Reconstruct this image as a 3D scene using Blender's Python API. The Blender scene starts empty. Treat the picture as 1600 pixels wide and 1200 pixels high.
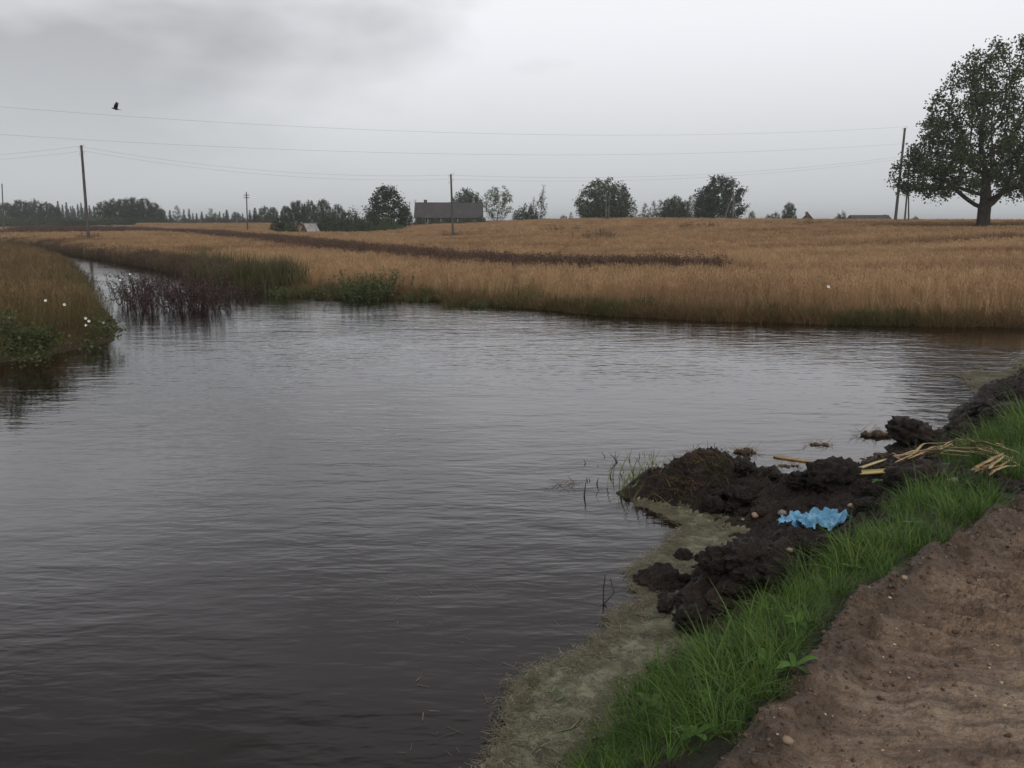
import bpy, bmesh, math, random
import numpy as np
from mathutils import Vector, Matrix

random.seed(7)
rng = np.random.default_rng(11)
scene = bpy.context.scene
COL = scene.collection

# ------------------------------------------------------------------ camera
F, EYE = 1350.0, 2.2                       # focal length in photo pixels, eye height over the water
PITCH = math.atan(250.0 / F)
cam_d = bpy.data.cameras.new('camera')
cam_d.sensor_width = 36.0
cam_d.lens = 36.0 * F / 1600.0
cam_d.clip_start = 0.05
cam_d.clip_end = 9000
cam = bpy.data.objects.new('camera', cam_d)
COL.objects.link(cam)
cam.location = (0, 0, EYE)
cam.rotation_euler = (math.pi / 2 - PITCH, 0, 0)
scene.camera = cam

# ------------------------------------------------------------------ world: closed rain cloud over a Nishita sky
SUN_EL, SUN_AZ = math.radians(48), math.radians(160)
world = bpy.data.worlds.new('World')
scene.world = world
world.use_nodes = True
nt = world.node_tree
nt.nodes.clear()
def wn(t, **k):
    n = nt.nodes.new(t)
    for a, b in k.items():
        setattr(n, a, b)
    return n
L = nt.links.new
out = wn('ShaderNodeOutputWorld')
bg1 = wn('ShaderNodeBackground'); bg2 = wn('ShaderNodeBackground'); mixs = wn('ShaderNodeMixShader')
sky = wn('ShaderNodeTexSky', sky_type='NISHITA')
sky.sun_disc = False
sky.sun_elevation = SUN_EL
sky.sun_rotation = SUN_AZ
L(sky.outputs[0], bg1.inputs[0]); bg1.inputs[1].default_value = 0.1
tc = wn('ShaderNodeTexCoord'); sep = wn('ShaderNodeSeparateXYZ'); L(tc.outputs['Generated'], sep.inputs[0])
mx = wn('ShaderNodeMath', operation='MAXIMUM'); L(sep.outputs[2], mx.inputs[0]); mx.inputs[1].default_value = 0.0
mp = wn('ShaderNodeMapping'); L(tc.outputs['Generated'], mp.inputs[0]); mp.inputs['Scale'].default_value = (1.0, 1.0, 1.9)
mp.inputs['Location'].default_value = (18.99, -11.93, 10.66)
no = wn('ShaderNodeTexNoise'); L(mp.outputs[0], no.inputs['Vector'])
no.inputs['Scale'].default_value = 1.7; no.inputs['Detail'].default_value = 5.0
no.inputs['Roughness'].default_value = 0.5; no.inputs['Distortion'].default_value = 0.25
rp = wn('ShaderNodeValToRGB'); L(no.outputs[0], rp.inputs[0])
rp.color_ramp.elements[0].position = 0.36; rp.color_ramp.elements[0].color = (0.42, 0.42, 0.435, 1)
rp.color_ramp.elements[1].position = 0.52; rp.color_ramp.elements[1].color = (0.87, 0.865, 0.90, 1)
# towards the horizon the cloud deck evens out
hz = wn('ShaderNodeMapRange'); L(mx.outputs[0], hz.inputs[0])
hz.inputs[1].default_value = 0.0; hz.inputs[2].default_value = 0.24
hz.interpolation_type = 'SMOOTHSTEP'
mc = wn('ShaderNodeMixRGB'); L(hz.outputs[0], mc.inputs[0]); L(rp.outputs[0], mc.inputs[2])
mc.inputs[1].default_value = (0.54, 0.563, 0.58, 1)
# the deck is heaviest overhead
ov = wn('ShaderNodeMapRange'); L(mx.outputs[0], ov.inputs[0])
ov.inputs[1].default_value = 0.23; ov.inputs[2].default_value = 0.47
ov.inputs[3].default_value = 1.0; ov.inputs[4].default_value = 0.52
ov.interpolation_type = 'SMOOTHSTEP'
mo = wn('ShaderNodeMixRGB'); mo.blend_type = 'MULTIPLY'; mo.inputs[0].default_value = 1.0
L(mc.outputs[0], mo.inputs[1]); L(ov.outputs[0], mo.inputs[2])
L(mo.outputs[0], bg2.inputs[0]); bg2.inputs[1].default_value = 1.0
mixs.inputs[0].default_value = 0.95
L(bg1.outputs[0], mixs.inputs[1]); L(bg2.outputs[0], mixs.inputs[2]); L(mixs.outputs[0], out.inputs[0])

# ------------------------------------------------------------------ sun behind the cloud
sd_ = bpy.data.lights.new('sun', 'SUN')
sd_.energy = 1.5
sd_.angle = math.radians(60)
sd_.color = (1.0, 0.97, 0.93)
sun = bpy.data.objects.new('sun', sd_)
COL.objects.link(sun)
sun.rotation_euler = (math.pi / 2 - SUN_EL, 0, math.radians(20))
vs = scene.view_settings
vs.view_transform = 'Standard'; vs.look = 'None'; vs.exposure = 0.15; vs.gamma = 1.0
vs.use_curve_mapping = False
scene.cycles.max_bounces = 6
scene.cycles.transparent_max_bounces = 8
scene.cycles.use_denoising = True

# ------------------------------------------------------------------ numeric helpers
_perm = np.random.default_rng(3).permutation(256)
_perm = np.concatenate([_perm, _perm, _perm])
_grad = np.random.default_rng(4).normal(size=(256, 3))
_grad /= np.linalg.norm(_grad, axis=1)[:, None]
def pn(x, y, z=0.0):
    x = np.asarray(x, float); y = np.asarray(y, float); z = np.zeros_like(x) + z
    xi = np.floor(x).astype(int); yi = np.floor(y).astype(int); zi = np.floor(z).astype(int)
    xf, yf, zf = x - xi, y - yi, z - zi
    f = lambda t: t * t * t * (t * (t * 6 - 15) + 10)
    u, v, w = f(xf), f(yf), f(zf)
    def g(a, b, c):
        h = _perm[_perm[_perm[(xi + a) & 255] + ((yi + b) & 255)] + ((zi + c) & 255)]
        G = _grad[h]
        return G[..., 0] * (xf - a) + G[..., 1] * (yf - b) + G[..., 2] * (zf - c)
    l = lambda a, b, t: a + (b - a) * t
    return 1.6 * l(l(l(g(0, 0, 0), g(1, 0, 0), u), l(g(0, 1, 0), g(1, 1, 0), u), v),
                   l(l(g(0, 0, 1), g(1, 0, 1), u), l(g(0, 1, 1), g(1, 1, 1), u), v), w)
def fbm(x, y, z=0.0, o=4):
    s = 0; a = 1.0; f = 1.0
    for i in range(o):
        s = s + a * pn(x * f + 17 * i, y * f - 9 * i, np.asarray(z) * f)
        a *= 0.5; f *= 2.03
    return s
def billow(x, y, z=0.0, o=3):
    s = 0; a = 1.0; f = 1.0
    for i in range(o):
        s = s + a * (0.55 - np.abs(pn(x * f + 31 * i, y * f + 5 * i, np.asarray(z) * f)))
        a *= 0.5; f *= 2.1
    return s
def sstep(a, b, x):
    t = np.clip((x - a) / (b - a), 0, 1)
    return t * t * (3 - 2 * t)
def poly_dist(x, y, poly, closed=True):
    x = np.asarray(x, float); y = np.asarray(y, float)
    d = np.full(x.shape, 1e18)
    n = len(poly)
    for i in range(n if closed else n - 1):
        ax, ay = poly[i]; bx, by = poly[(i + 1) % n]
        ex, ey = bx - ax, by - ay
        t = np.clip(((x - ax) * ex + (y - ay) * ey) / (ex * ex + ey * ey + 1e-12), 0, 1)
        d = np.minimum(d, (x - ax - t * ex) ** 2 + (y - ay - t * ey) ** 2)
    return np.sqrt(d)
def inside(x, y, poly):
    x = np.asarray(x, float); y = np.asarray(y, float)
    c = np.zeros(x.shape, bool)
    n = len(poly)
    for i in range(n):
        ax, ay = poly[i]; bx, by = poly[(i + 1) % n]
        if ay == by:
            continue
        c ^= ((ay > y) != (by > y)) & (x < (bx - ax) * (y - ay) / (by - ay) + ax)
    return c
def sdist(x, y, poly):                     # positive inside
    d = poly_dist(x, y, poly)
    return np.where(inside(x, y, poly), d, -d)
CP, SP = math.cos(PITCH), math.sin(PITCH)
def ray(px, py):
    u = (px - 800) / F; v = (600 - py) / F
    return u, CP + v * SP, -SP + v * CP
def P(px, py, z=0.0):                      # survey: the point at height z that the photo shows at a pixel
    a, b, c = ray(px, py); t = (z - EYE) / c
    return (a * t, b * t)
def PD(px, py, d):                         # survey: the point at ground distance d
    a, b, c = ray(px, py); t = d / b
    return (a * t, d, EYE + c * t)

# ------------------------------------------------------------------ mesh helpers
def mesh_np(name, V, Fc, smooth=False):
    V = np.asarray(V, np.float32); Fc = np.asarray(Fc, np.int32)
    me = bpy.data.meshes.new(name)
    n, k = Fc.shape
    me.vertices.add(len(V)); me.vertices.foreach_set('co', V.ravel())
    me.loops.add(n * k); me.loops.foreach_set('vertex_index', Fc.ravel())
    me.polygons.add(n)
    me.polygons.foreach_set('loop_start', np.arange(0, n * k, k, dtype=np.int32))
    me.polygons.foreach_set('use_smooth', np.full(n, smooth, bool))
    me.update(calc_edges=True)
    return me
class MB:                                  # collects quads and triangles into one mesh
    def __init__(s):
        s.v = []; s.f = []; s.n = 0
    def add(s, V, Fc):
        V = np.asarray(V, float).reshape(-1, 3); Fc = np.asarray(Fc, int)
        if Fc.shape[1] == 3:
            Fc = np.concatenate([Fc, np.full((len(Fc), 1), -1 - s.n)], 1)
            Fc = Fc + s.n
            Fc[:, 3] = -1
        else:
            Fc = Fc + s.n
        s.v.append(V); s.f.append(Fc); s.n += len(V)
        return s
    def mesh(s, name, smooth=False):
        V = np.concatenate(s.v); Fc = np.concatenate(s.f)
        if (Fc[:, 3] < 0).any():
            me = bpy.data.meshes.new(name)
            me.from_pydata(V.tolist(), [], [[i for i in f if i >= 0] for f in Fc.tolist()])
            me.polygons.foreach_set('use_smooth', np.full(len(me.polygons), smooth, bool))
            me.update()
            return me
        return mesh_np(name, V, Fc, smooth)
def box(mb, c, s, rz=0.0, M=None):
    x, y, z = s[0] / 2, s[1] / 2, s[2] / 2
    V = np.array([[i, j, k] for i in (-x, x) for j in (-y, y) for k in (-z, z)])
    if M is not None:
        V = V @ np.array(M.to_3x3()).T
    elif rz:
        ca, sa = math.cos(rz), math.sin(rz)
        V = V @ np.array([[ca, sa, 0], [-sa, ca, 0], [0, 0, 1]])
    V = V + np.array(c)
    mb.add(V, [[0, 1, 3, 2], [4, 6, 7, 5], [0, 4, 5, 1], [2, 3, 7, 6], [0, 2, 6, 4], [1, 5, 7, 3]])
    return mb
def tube(mb, pts, rad, sides=6, cap=True):
    pts = np.asarray(pts, float); n = len(pts)
    rad = np.broadcast_to(np.asarray(rad, float), (n,))
    t = np.gradient(pts, axis=0); t /= np.linalg.norm(t, axis=1)[:, None] + 1e-12
    ref = np.array([0, 0, 1.0]) if abs(t[0][2]) < 0.9 else np.array([1.0, 0, 0])
    a = np.cross(t, ref); a /= np.linalg.norm(a, axis=1)[:, None] + 1e-12
    b = np.cross(t, a)
    an = np.linspace(0, 2 * np.pi, sides, endpoint=False)
    V = pts[:, None, :] + rad[:, None, None] * (np.cos(an)[None, :, None] * a[:, None, :] + np.sin(an)[None, :, None] * b[:, None, :])
    V = V.reshape(-1, 3)
    i = np.arange(n - 1)[:, None] * sides; j = np.arange(sides)[None, :]; j2 = (j + 1) % sides
    Fc = np.stack([i + j, i + j2, i + sides + j2, i + sides + j], -1).reshape(-1, 4)
    mb.add(V, Fc)
    if cap:
        for e, p in ((0, pts[0]), (n - 1, pts[-1])):
            base = np.concatenate([V[e * sides:(e + 1) * sides], p[None]])
            mb.add(base, [[k, (k + 1) % sides, sides, sides] for k in range(0)] or np.stack([np.arange(sides), (np.arange(sides) + 1) % sides, np.full(sides, sides)], 1))
    return mb
def obj(name, me, mat=None, parent=None, loc=None, rot=None, scale=None, label=None, cat=None, group=None, kind=None, link=True):
    o = bpy.data.objects.new(name, me)
    if link:
        COL.objects.link(o)
    if me is not None and mat is not None and len(me.materials) == 0:
        me.materials.append(mat)
    if parent is not None: o.parent = parent
    if loc is not None: o.location = loc
    if rot is not None: o.rotation_euler = rot
    if scale is not None: o.scale = scale
    if label: o['label'] = label
    if cat: o['category'] = cat
    if group: o['group'] = group
    if kind: o['kind'] = kind
    return o
def ribbons(base, az, length, width, lean, curve, segs=3, taper=0.15, r=rng, twist=0.0):
    """grass-like blades: vectorised, tapered, arching; returns V, quads"""
    base = np.asarray(base, float); n = len(base)
    t = np.linspace(0, 1, segs + 1)[None, :]
    ang = lean[:, None] + curve[:, None] * t            # angle from vertical along the blade
    ds = length[:, None] / segs
    hx = np.cumsum(np.concatenate([np.zeros((n, 1)), np.sin(ang[:, :-1]) * ds], 1), 1)
    hz_ = np.cumsum(np.concatenate([np.zeros((n, 1)), np.cos(ang[:, :-1]) * ds], 1), 1)
    ca, sa = np.cos(az)[:, None], np.sin(az)[:, None]
    cx = base[:, 0:1] + hx * ca; cy = base[:, 1:2] + hx * sa; cz = base[:, 2:3] + hz_
    w = width[:, None] * 0.5 * (1 - (1 - taper) * t ** 1.6)
    sw = az + np.pi / 2 + r.uniform(-0.9, 0.9, n) * (1 if twist == 0 else twist)
    wx, wy = np.cos(sw)[:, None] * w, np.sin(sw)[:, None] * w
    V = np.stack([np.stack([cx - wx, cy - wy, cz], -1), np.stack([cx + wx, cy + wy, cz], -1)], 2)   # n, s+1, 2, 3
    V = V.reshape(-1, 3)
    k = segs + 1
    i = (np.arange(n) * k * 2)[:, None] + (np.arange(segs) * 2)[None, :]
    Fc = np.stack([i, i + 1, i + 3, i + 2], -1).reshape(-1, 4)
    return V, Fc
def leaf_quads(c, size, r=rng, flat=0.0):
    n = len(c)
    a = r.normal(size=(n, 3)); a[:, 2] *= (1 - flat)
    a /= np.linalg.norm(a, axis=1)[:, None]
    b = r.normal(size=(n, 3)); b[:, 2] *= (1 - flat)
    b -= (a * b).sum(1)[:, None] * a; b /= np.linalg.norm(b, axis=1)[:, None]
    s = np.broadcast_to(np.asarray(size, float), (n,))[:, None] * 0.5
    V = np.stack([c - a * s, c + b * s * 0.62, c + a * s, c - b * s * 0.62], 1).reshape(-1, 3)
    Fc = np.arange(n * 4).reshape(-1, 4)
    return V, Fc

# ------------------------------------------------------------------ materials
def mat_new(name):
    m = bpy.data.materials.new(name); m.use_nodes = True
    t = m.node_tree; t.nodes.clear()
    o = t.nodes.new('ShaderNodeOutputMaterial')
    b = t.nodes.new('ShaderNodeBsdfPrincipled')
    t.links.new(b.outputs[0], o.inputs[0])
    return m, t, b, o
def node(t, ty, ins=None, **k):
    n = t.nodes.new(ty)
    for a, b in k.items(): setattr(n, a, b)
    for a, b in (ins or {}).items():
        if hasattr(b, 'is_output') or isinstance(b, bpy.types.NodeSocket): t.links.new(b, n.inputs[a])
        else: n.inputs[a].default_value = b
    return n
def ramp(t, fac, stops):
    n = t.nodes.new('ShaderNodeValToRGB'); t.links.new(fac, n.inputs[0])
    e = n.color_ramp.elements
    while len(e) < len(stops): e.new(0.5)
    for q, (p, c) in zip(e, stops):
        q.position = p; q.color = (*c, 1)
    return n.outputs[0]
def objco(t): return t.nodes.new('ShaderNodeTexCoord').outputs['Object']
def geopos(t): return t.nodes.new('ShaderNodeNewGeometry').outputs['Position']
def noise(t, vec, scale, detail=4, rough=0.55, dist=0.0, out=0):
    n = t.nodes.new('ShaderNodeTexNoise'); t.links.new(vec, n.inputs['Vector'])
    n.inputs['Scale'].default_value = scale; n.inputs['Detail'].default_value = detail
    n.inputs['Roughness'].default_value = rough; n.inputs['Distortion'].default_value = dist
    return n.outputs[out]
def bump(t, h, strength, dist, b):
    n = t.nodes.new('ShaderNodeBump'); t.links.new(h, n.inputs['Height'])
    n.inputs['Strength'].default_value = strength; n.inputs['Distance'].default_value = dist
    t.links.new(n.outputs[0], b.inputs['Normal'])
def mixc(t, f, a, b, mode='MIX'):
    n = t.nodes.new('ShaderNodeMixRGB'); n.blend_type = mode
    for i, v in ((0, f), (1, a), (2, b)):
        if isinstance(v, bpy.types.NodeSocket): t.links.new(v, n.inputs[i])
        else: n.inputs[i].default_value = v if i == 0 else (*v, 1)
    return n.outputs[0]
def simple(name, stops, scale=6.0, rough=0.7, bumpd=0.0, bscale=None, spec=0.4, detail=5):
    m, t, b, o = mat_new(name)
    c = objco(t); f = noise(t, c, scale, detail)
    t.links.new(ramp(t, f, stops), b.inputs['Base Color'])
    b.inputs['Roughness'].default_value = rough
    b.inputs['Specular IOR Level'].default_value = spec
    if bumpd: bump(t, noise(t, c, bscale or scale * 3, 5), 0.8, bumpd, b)
    return m
def foliage(name, c0, c1, trans=0.35, rough=0.55, tint=None, rnd=0.5, nscale=0.6, spec=0.3):
    """leaf material: colour by instance/object random, by noise and, where given, by the tint attribute"""
    m, t, b, o = mat_new(name)
    oi = t.nodes.new('ShaderNodeObjectInfo').outputs['Random']
    f = noise(t, geopos(t), nscale, 3)
    mr = node(t, 'ShaderNodeMath', {0: oi, 1: rnd}, operation='MULTIPLY').outputs[0]
    f2 = node(t, 'ShaderNodeMath', {0: f, 1: 1 - rnd}, operation='MULTIPLY').outputs[0]
    s = node(t, 'ShaderNodeMath', {0: mr, 1: f2}, operation='ADD').outputs[0]
    col = ramp(t, s, [(0.22, c0), (0.72, c1)])
    if tint:
        at = t.nodes.new('ShaderNodeAttribute'); at.attribute_type = 'INSTANCER'; at.attribute_name = 'tint'
        col = mixc(t, at.outputs['Fac'], col, tint)
    t.links.new(col, b.inputs['Base Color'])
    b.inputs['Roughness'].default_value = rough
    b.inputs['Specular IOR Level'].default_value = spec
    if trans:
        tr = t.nodes.new('ShaderNodeBsdfTranslucent'); t.links.new(col, tr.inputs[0])
        mx_ = t.nodes.new('ShaderNodeMixShader'); mx_.inputs[0].default_value = trans
        t.links.new(b.outputs[0], mx_.inputs[1]); t.links.new(tr.outputs[0], mx_.inputs[2]); t.links.new(mx_.outputs[0], o.inputs[0])
    return m
M = {}
M['wheat'] = foliage('ripe_wheat', (0.29, 0.178, 0.088), (0.50, 0.335, 0.185), 0.3, 0.7, tint=(0.18, 0.098, 0.054), rnd=0.45, nscale=0.25)
M['wheat_green'] = foliage('weedy_wheat', (0.10, 0.105, 0.035), (0.22, 0.155, 0.07), 0.3, 0.7, tint=(0.07, 0.12, 0.03), rnd=0.5, nscale=0.5)
M['dry_grass'] = foliage('dry_brown_grass', (0.13, 0.085, 0.042), (0.25, 0.165, 0.078), 0.3, 0.7, tint=(0.08, 0.085, 0.03), rnd=0.5, nscale=0.5)
M['dark_weed'] = foliage('dark_brown_weed', (0.080, 0.049, 0.035), (0.15, 0.092, 0.063), 0.2, 0.7, tint=(0.06, 0.07, 0.03), rnd=0.5)
M['twig'] = foliage('flooded_weed', (0.030, 0.020, 0.018), (0.070, 0.040, 0.034), 0.15, 0.6, rnd=0.3, nscale=3)
M['reed'] = foliage('reed_green', (0.05, 0.065, 0.025), (0.10, 0.12, 0.045), 0.3, 0.5, tint=(0.12, 0.07, 0.04), rnd=0.5)
M['green_weed'] = foliage('green_weed', (0.045, 0.075, 0.022), (0.095, 0.125, 0.045), 0.3, 0.5, tint=(0.11, 0.085, 0.035), rnd=0.5, nscale=1.5)
M['grass'] = foliage('verge_grass', (0.022, 0.064, 0.007), (0.095, 0.190, 0.028), 0.3, 0.5, tint=(0.16, 0.17, 0.05), rnd=0.5, nscale=2.5, spec=0.3)
M['leaf_dark'] = foliage('leaf_dark', (0.030, 0.043, 0.020), (0.058, 0.076, 0.032), 0.25, 0.55, rnd=0.6, nscale=0.35)
M['leaf_mid'] = foliage('leaf_mid', (0.035, 0.055, 0.022), (0.075, 0.10, 0.038), 0.3, 0.55, rnd=0.6, nscale=0.35)
M['leaf_oak'] = foliage('leaf_oak', (0.036, 0.052, 0.020), (0.080, 0.100, 0.040), 0.3, 0.5, rnd=0.1, nscale=0.55)
M['needle'] = foliage('needle', (0.022, 0.036, 0.022), (0.042, 0.060, 0.034), 0.1, 0.6, rnd=0.6, nscale=0.35)
M['bark'] = simple('bark', [(0.3, (0.035, 0.028, 0.022)), (0.7, (0.085, 0.07, 0.056))], 3.0, 0.85, 0.03, 12)
M['pole'] = simple('weathered_pole', [(0.3, (0.05, 0.046, 0.041)), (0.7, (0.105, 0.098, 0.088))], 2.0, 0.8, 0.004, 30)
M['pole_pale'] = simple('pale_pole', [(0.3, (0.10, 0.096, 0.088)), (0.7, (0.16, 0.155, 0.145))], 2.0, 0.8)
M['ceramic'] = simple('insulator', [(0.3, (0.5, 0.5, 0.48)), (0.7, (0.65, 0.65, 0.62))], 5, 0.25)
M['steel'] = simple('dull_steel', [(0.3, (0.10, 0.10, 0.10)), (0.7, (0.18, 0.175, 0.17))], 8, 0.5)
M['wire'] = simple('wire', [(0.3, (0.10, 0.10, 0.105)), (0.7, (0.14, 0.14, 0.145))], 1, 0.5)
M['roof_dark'] = simple('old_dark_roof', [(0.3, (0.038, 0.034, 0.034)), (0.7, (0.066, 0.058, 0.057))], 0.8, 0.8, 0.02, 6)
M['roof_pale'] = simple('pale_slate', [(0.3, (0.17, 0.165, 0.158)), (0.7, (0.33, 0.315, 0.30))], 2.0, 0.8)
M['wall_red'] = simple('red_brown_boards', [(0.3, (0.11, 0.055, 0.04)), (0.7, (0.19, 0.10, 0.07))], 1.5, 0.85)
M['wall_grey'] = simple('grey_boards', [(0.3, (0.09, 0.08, 0.075)), (0.7, (0.17, 0.155, 0.14))], 1.2, 0.85)
M['brick'] = simple('chimney_brick', [(0.3, (0.12, 0.06, 0.045)), (0.7, (0.2, 0.11, 0.08))], 3, 0.85)
M['glass'] = simple('dark_window', [(0.3, (0.02, 0.022, 0.025)), (0.7, (0.035, 0.037, 0.04))], 1, 0.15)
M['white_paint'] = simple('old_white_paint', [(0.3, (0.5, 0.5, 0.47)), (0.7, (0.62, 0.62, 0.6))], 3, 0.6)
M['bird'] = simple('black_feather', [(0.3, (0.012, 0.012, 0.014)), (0.7, (0.025, 0.025, 0.028))], 9, 0.5)
M['petal'] = simple('white_petal', [(0.3, (0.72, 0.71, 0.70)), (0.7, (0.8, 0.79, 0.79))], 20, 0.6)
M['stone'] = simple('pale_stone', [(0.3, (0.26, 0.175, 0.115)), (0.7, (0.46, 0.34, 0.24))], 14, 0.7, 0.004, 60)
M['stone_grey'] = simple('grey_stone', [(0.3, (0.15, 0.13, 0.11)), (0.7, (0.3, 0.265, 0.23))], 14, 0.7, 0.004, 60)
M['straw'] = foliage('straw', (0.15, 0.13, 0.085), (0.34, 0.30, 0.21), 0.2, 0.7, tint=(0.08, 0.075, 0.04), rnd=0.8, nscale=5)
M['dry_leaf'] = simple('dry_reed_leaf', [(0.3, (0.26, 0.15, 0.06)), (0.7, (0.52, 0.37, 0.17))], 9, 0.55)
M['yellow_stalk'] = simple('yellow_stalk', [(0.3, (0.50, 0.38, 0.11)), (0.7, (0.62, 0.50, 0.19))], 7, 0.4)
M['debris'] = simple('wet_debris', [(0.3, (0.035, 0.025, 0.016)), (0.7, (0.12, 0.085, 0.05))], 14, 0.6, 0.004, 50)
M['dead_stem'] = simple('dead_stem', [(0.3, (0.022, 0.02, 0.016)), (0.7, (0.05, 0.045, 0.032))], 9, 0.5)
M['sedge'] = simple('sedge', [(0.3, (0.075, 0.10, 0.032)), (0.7, (0.17, 0.19, 0.07))], 6, 0.45)

def mud_mat():
    m, t, b, o = mat_new('wet_peat_mud')
    c = geopos(t)
    f = noise(t, c, 3.0, 6, 0.6)
    col = ramp(t, f, [(0.30, (0.010, 0.0066, 0.0050)), (0.52, (0.024, 0.0155, 0.0115)), (0.75, (0.060, 0.040, 0.029))])
    f2 = noise(t, c, 55.0, 3, 0.6)
    sp_ = ramp(t, f2, [(0.62, (0, 0, 0)), (0.72, (1, 1, 1))])
    col = mixc(t, sp_, col, (0.10, 0.072, 0.053))
    at = t.nodes.new('ShaderNodeAttribute'); at.attribute_name = 'sod'
    col = mixc(t, at.outputs['Fac'], col, mixc(t, noise(t, c, 9, 4), (0.018, 0.022, 0.008), (0.05, 0.045, 0.02)))
    t.links.new(col, b.inputs['Base Color'])
    rr = ramp(t, noise(t, c, 7.0, 4), [(0.35, (0.42, 0.42, 0.42)), (0.7, (0.85, 0.85, 0.85))])
    t.links.new(rr, b.inputs['Roughness'])
    b.inputs['Specular IOR Level'].default_value = 0.35
    h = node(t, 'ShaderNodeMath', {0: noise(t, c, 22, 6, 0.65), 1: noise(t, c, 70, 4, 0.6)}, operation='ADD').outputs[0]
    bump(t, h, 1.0, 0.04, b)
    return m
M['mud'] = mud_mat()
def road_mat():
    m, t, b, o = mat_new('wet_dirt_road')
    c = geopos(t)
    f = noise(t, c, 1.3, 6, 0.62, 0.6)
    col = ramp(t, f, [(0.32, (0.18, 0.117, 0.073)), (0.5, (0.31, 0.212, 0.138)), (0.66, (0.45, 0.335, 0.225))])
    red = ramp(t, noise(t, c, 0.8, 4, 0.5), [(0.5, (0, 0, 0)), (0.72, (0.4, 0.4, 0.4))])
    col = mixc(t, red, col, (0.17, 0.083, 0.052))
    cla = ramp(t, noise(t, c, 2.6, 2, 0.4), [(0.66, (0, 0, 0)), (0.73, (0.75, 0.75, 0.75))])
    col = mixc(t, cla, col, (0.34, 0.265, 0.195))
    stv = node(t, 'ShaderNodeMapping', {'Vector': c, 'Rotation': (0, 0, math.radians(30)), 'Scale': (1.0, 7.0, 1.0)}).outputs[0]
    sm = noise(t, stv, 2.2, 6, 0.65, 0.4)
    col = mixc(t, ramp(t, sm, [(0.40, (0.7, 0.7, 0.7)), (0.56, (0, 0, 0))]), col, (0.115, 0.075, 0.050))
    col = mixc(t, ramp(t, sm, [(0.56, (0, 0, 0)), (0.70, (0.6, 0.6, 0.6))]), col, (0.36, 0.275, 0.195))
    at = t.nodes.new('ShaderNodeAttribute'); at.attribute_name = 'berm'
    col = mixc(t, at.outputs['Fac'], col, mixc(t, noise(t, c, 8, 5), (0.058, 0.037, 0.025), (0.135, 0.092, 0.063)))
    v = node(t, 'ShaderNodeTexVoronoi', {'Vector': c, 'Scale': 95.0})
    g = ramp(t, v.outputs['Distance'], [(0.10, (1, 1, 1)), (0.22, (0, 0, 0))])
    gm = ramp(t, noise(t, c, 5, 3), [(0.5, (0, 0, 0)), (0.62, (0.55, 0.55, 0.55))])
    col = mixc(t, mixc(t, 1.0, g, gm, 'MULTIPLY'), col, (0.40, 0.30, 0.19))
    dk = ramp(t, noise(t, c, 26, 5, 0.65), [(0.36, (0.58, 0.58, 0.58)), (0.56, (1, 1, 1))])
    col = mixc(t, 1.0, col, dk, 'MULTIPLY')
    t.links.new(col, b.inputs['Base Color'])
    t.links.new(ramp(t, noise(t, c, 3, 4), [(0.35, (0.38, 0.38, 0.38)), (0.7, (0.8, 0.8, 0.8))]), b.inputs['Roughness'])
    b.inputs['Specular IOR Level'].default_value = 0.4
    h = node(t, 'ShaderNodeMath', {0: noise(t, c, 16, 7, 0.68), 1: noise(t, c, 60, 4, 0.6)}, operation='ADD').outputs[0]
    bump(t, h, 1.0, 0.04, b)
    return m
M['road'] = road_mat()
def ground_mat():
    m, t, b, o = mat_new('stubble_soil')
    c = geopos(t)
    col = ramp(t, noise(t, c, 0.35, 7, 0.65), [(0.33, (0.135, 0.080, 0.040)), (0.66, (0.27, 0.175, 0.085))])
    sz_ = node(t, 'ShaderNodeSeparateXYZ', {0: c}).outputs[2]
    wet = ramp(t, node(t, 'ShaderNodeMath', {0: sz_, 1: noise(t, c, 1.5, 3)}, operation='MULTIPLY').outputs[0], [(0.035, (1, 1, 1)), (0.10, (0, 0, 0))])
    col = mixc(t, wet, col, (0.048, 0.036, 0.022))
    t.links.new(col, b.inputs['Base Color']); b.inputs['Roughness'].default_value = 0.9
    b.inputs['Specular IOR Level'].default_value = 0.1
    bump(t, noise(t, c, 9, 5), 1.0, 0.1, b)
    return m
M['ground'] = ground_mat()
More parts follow.
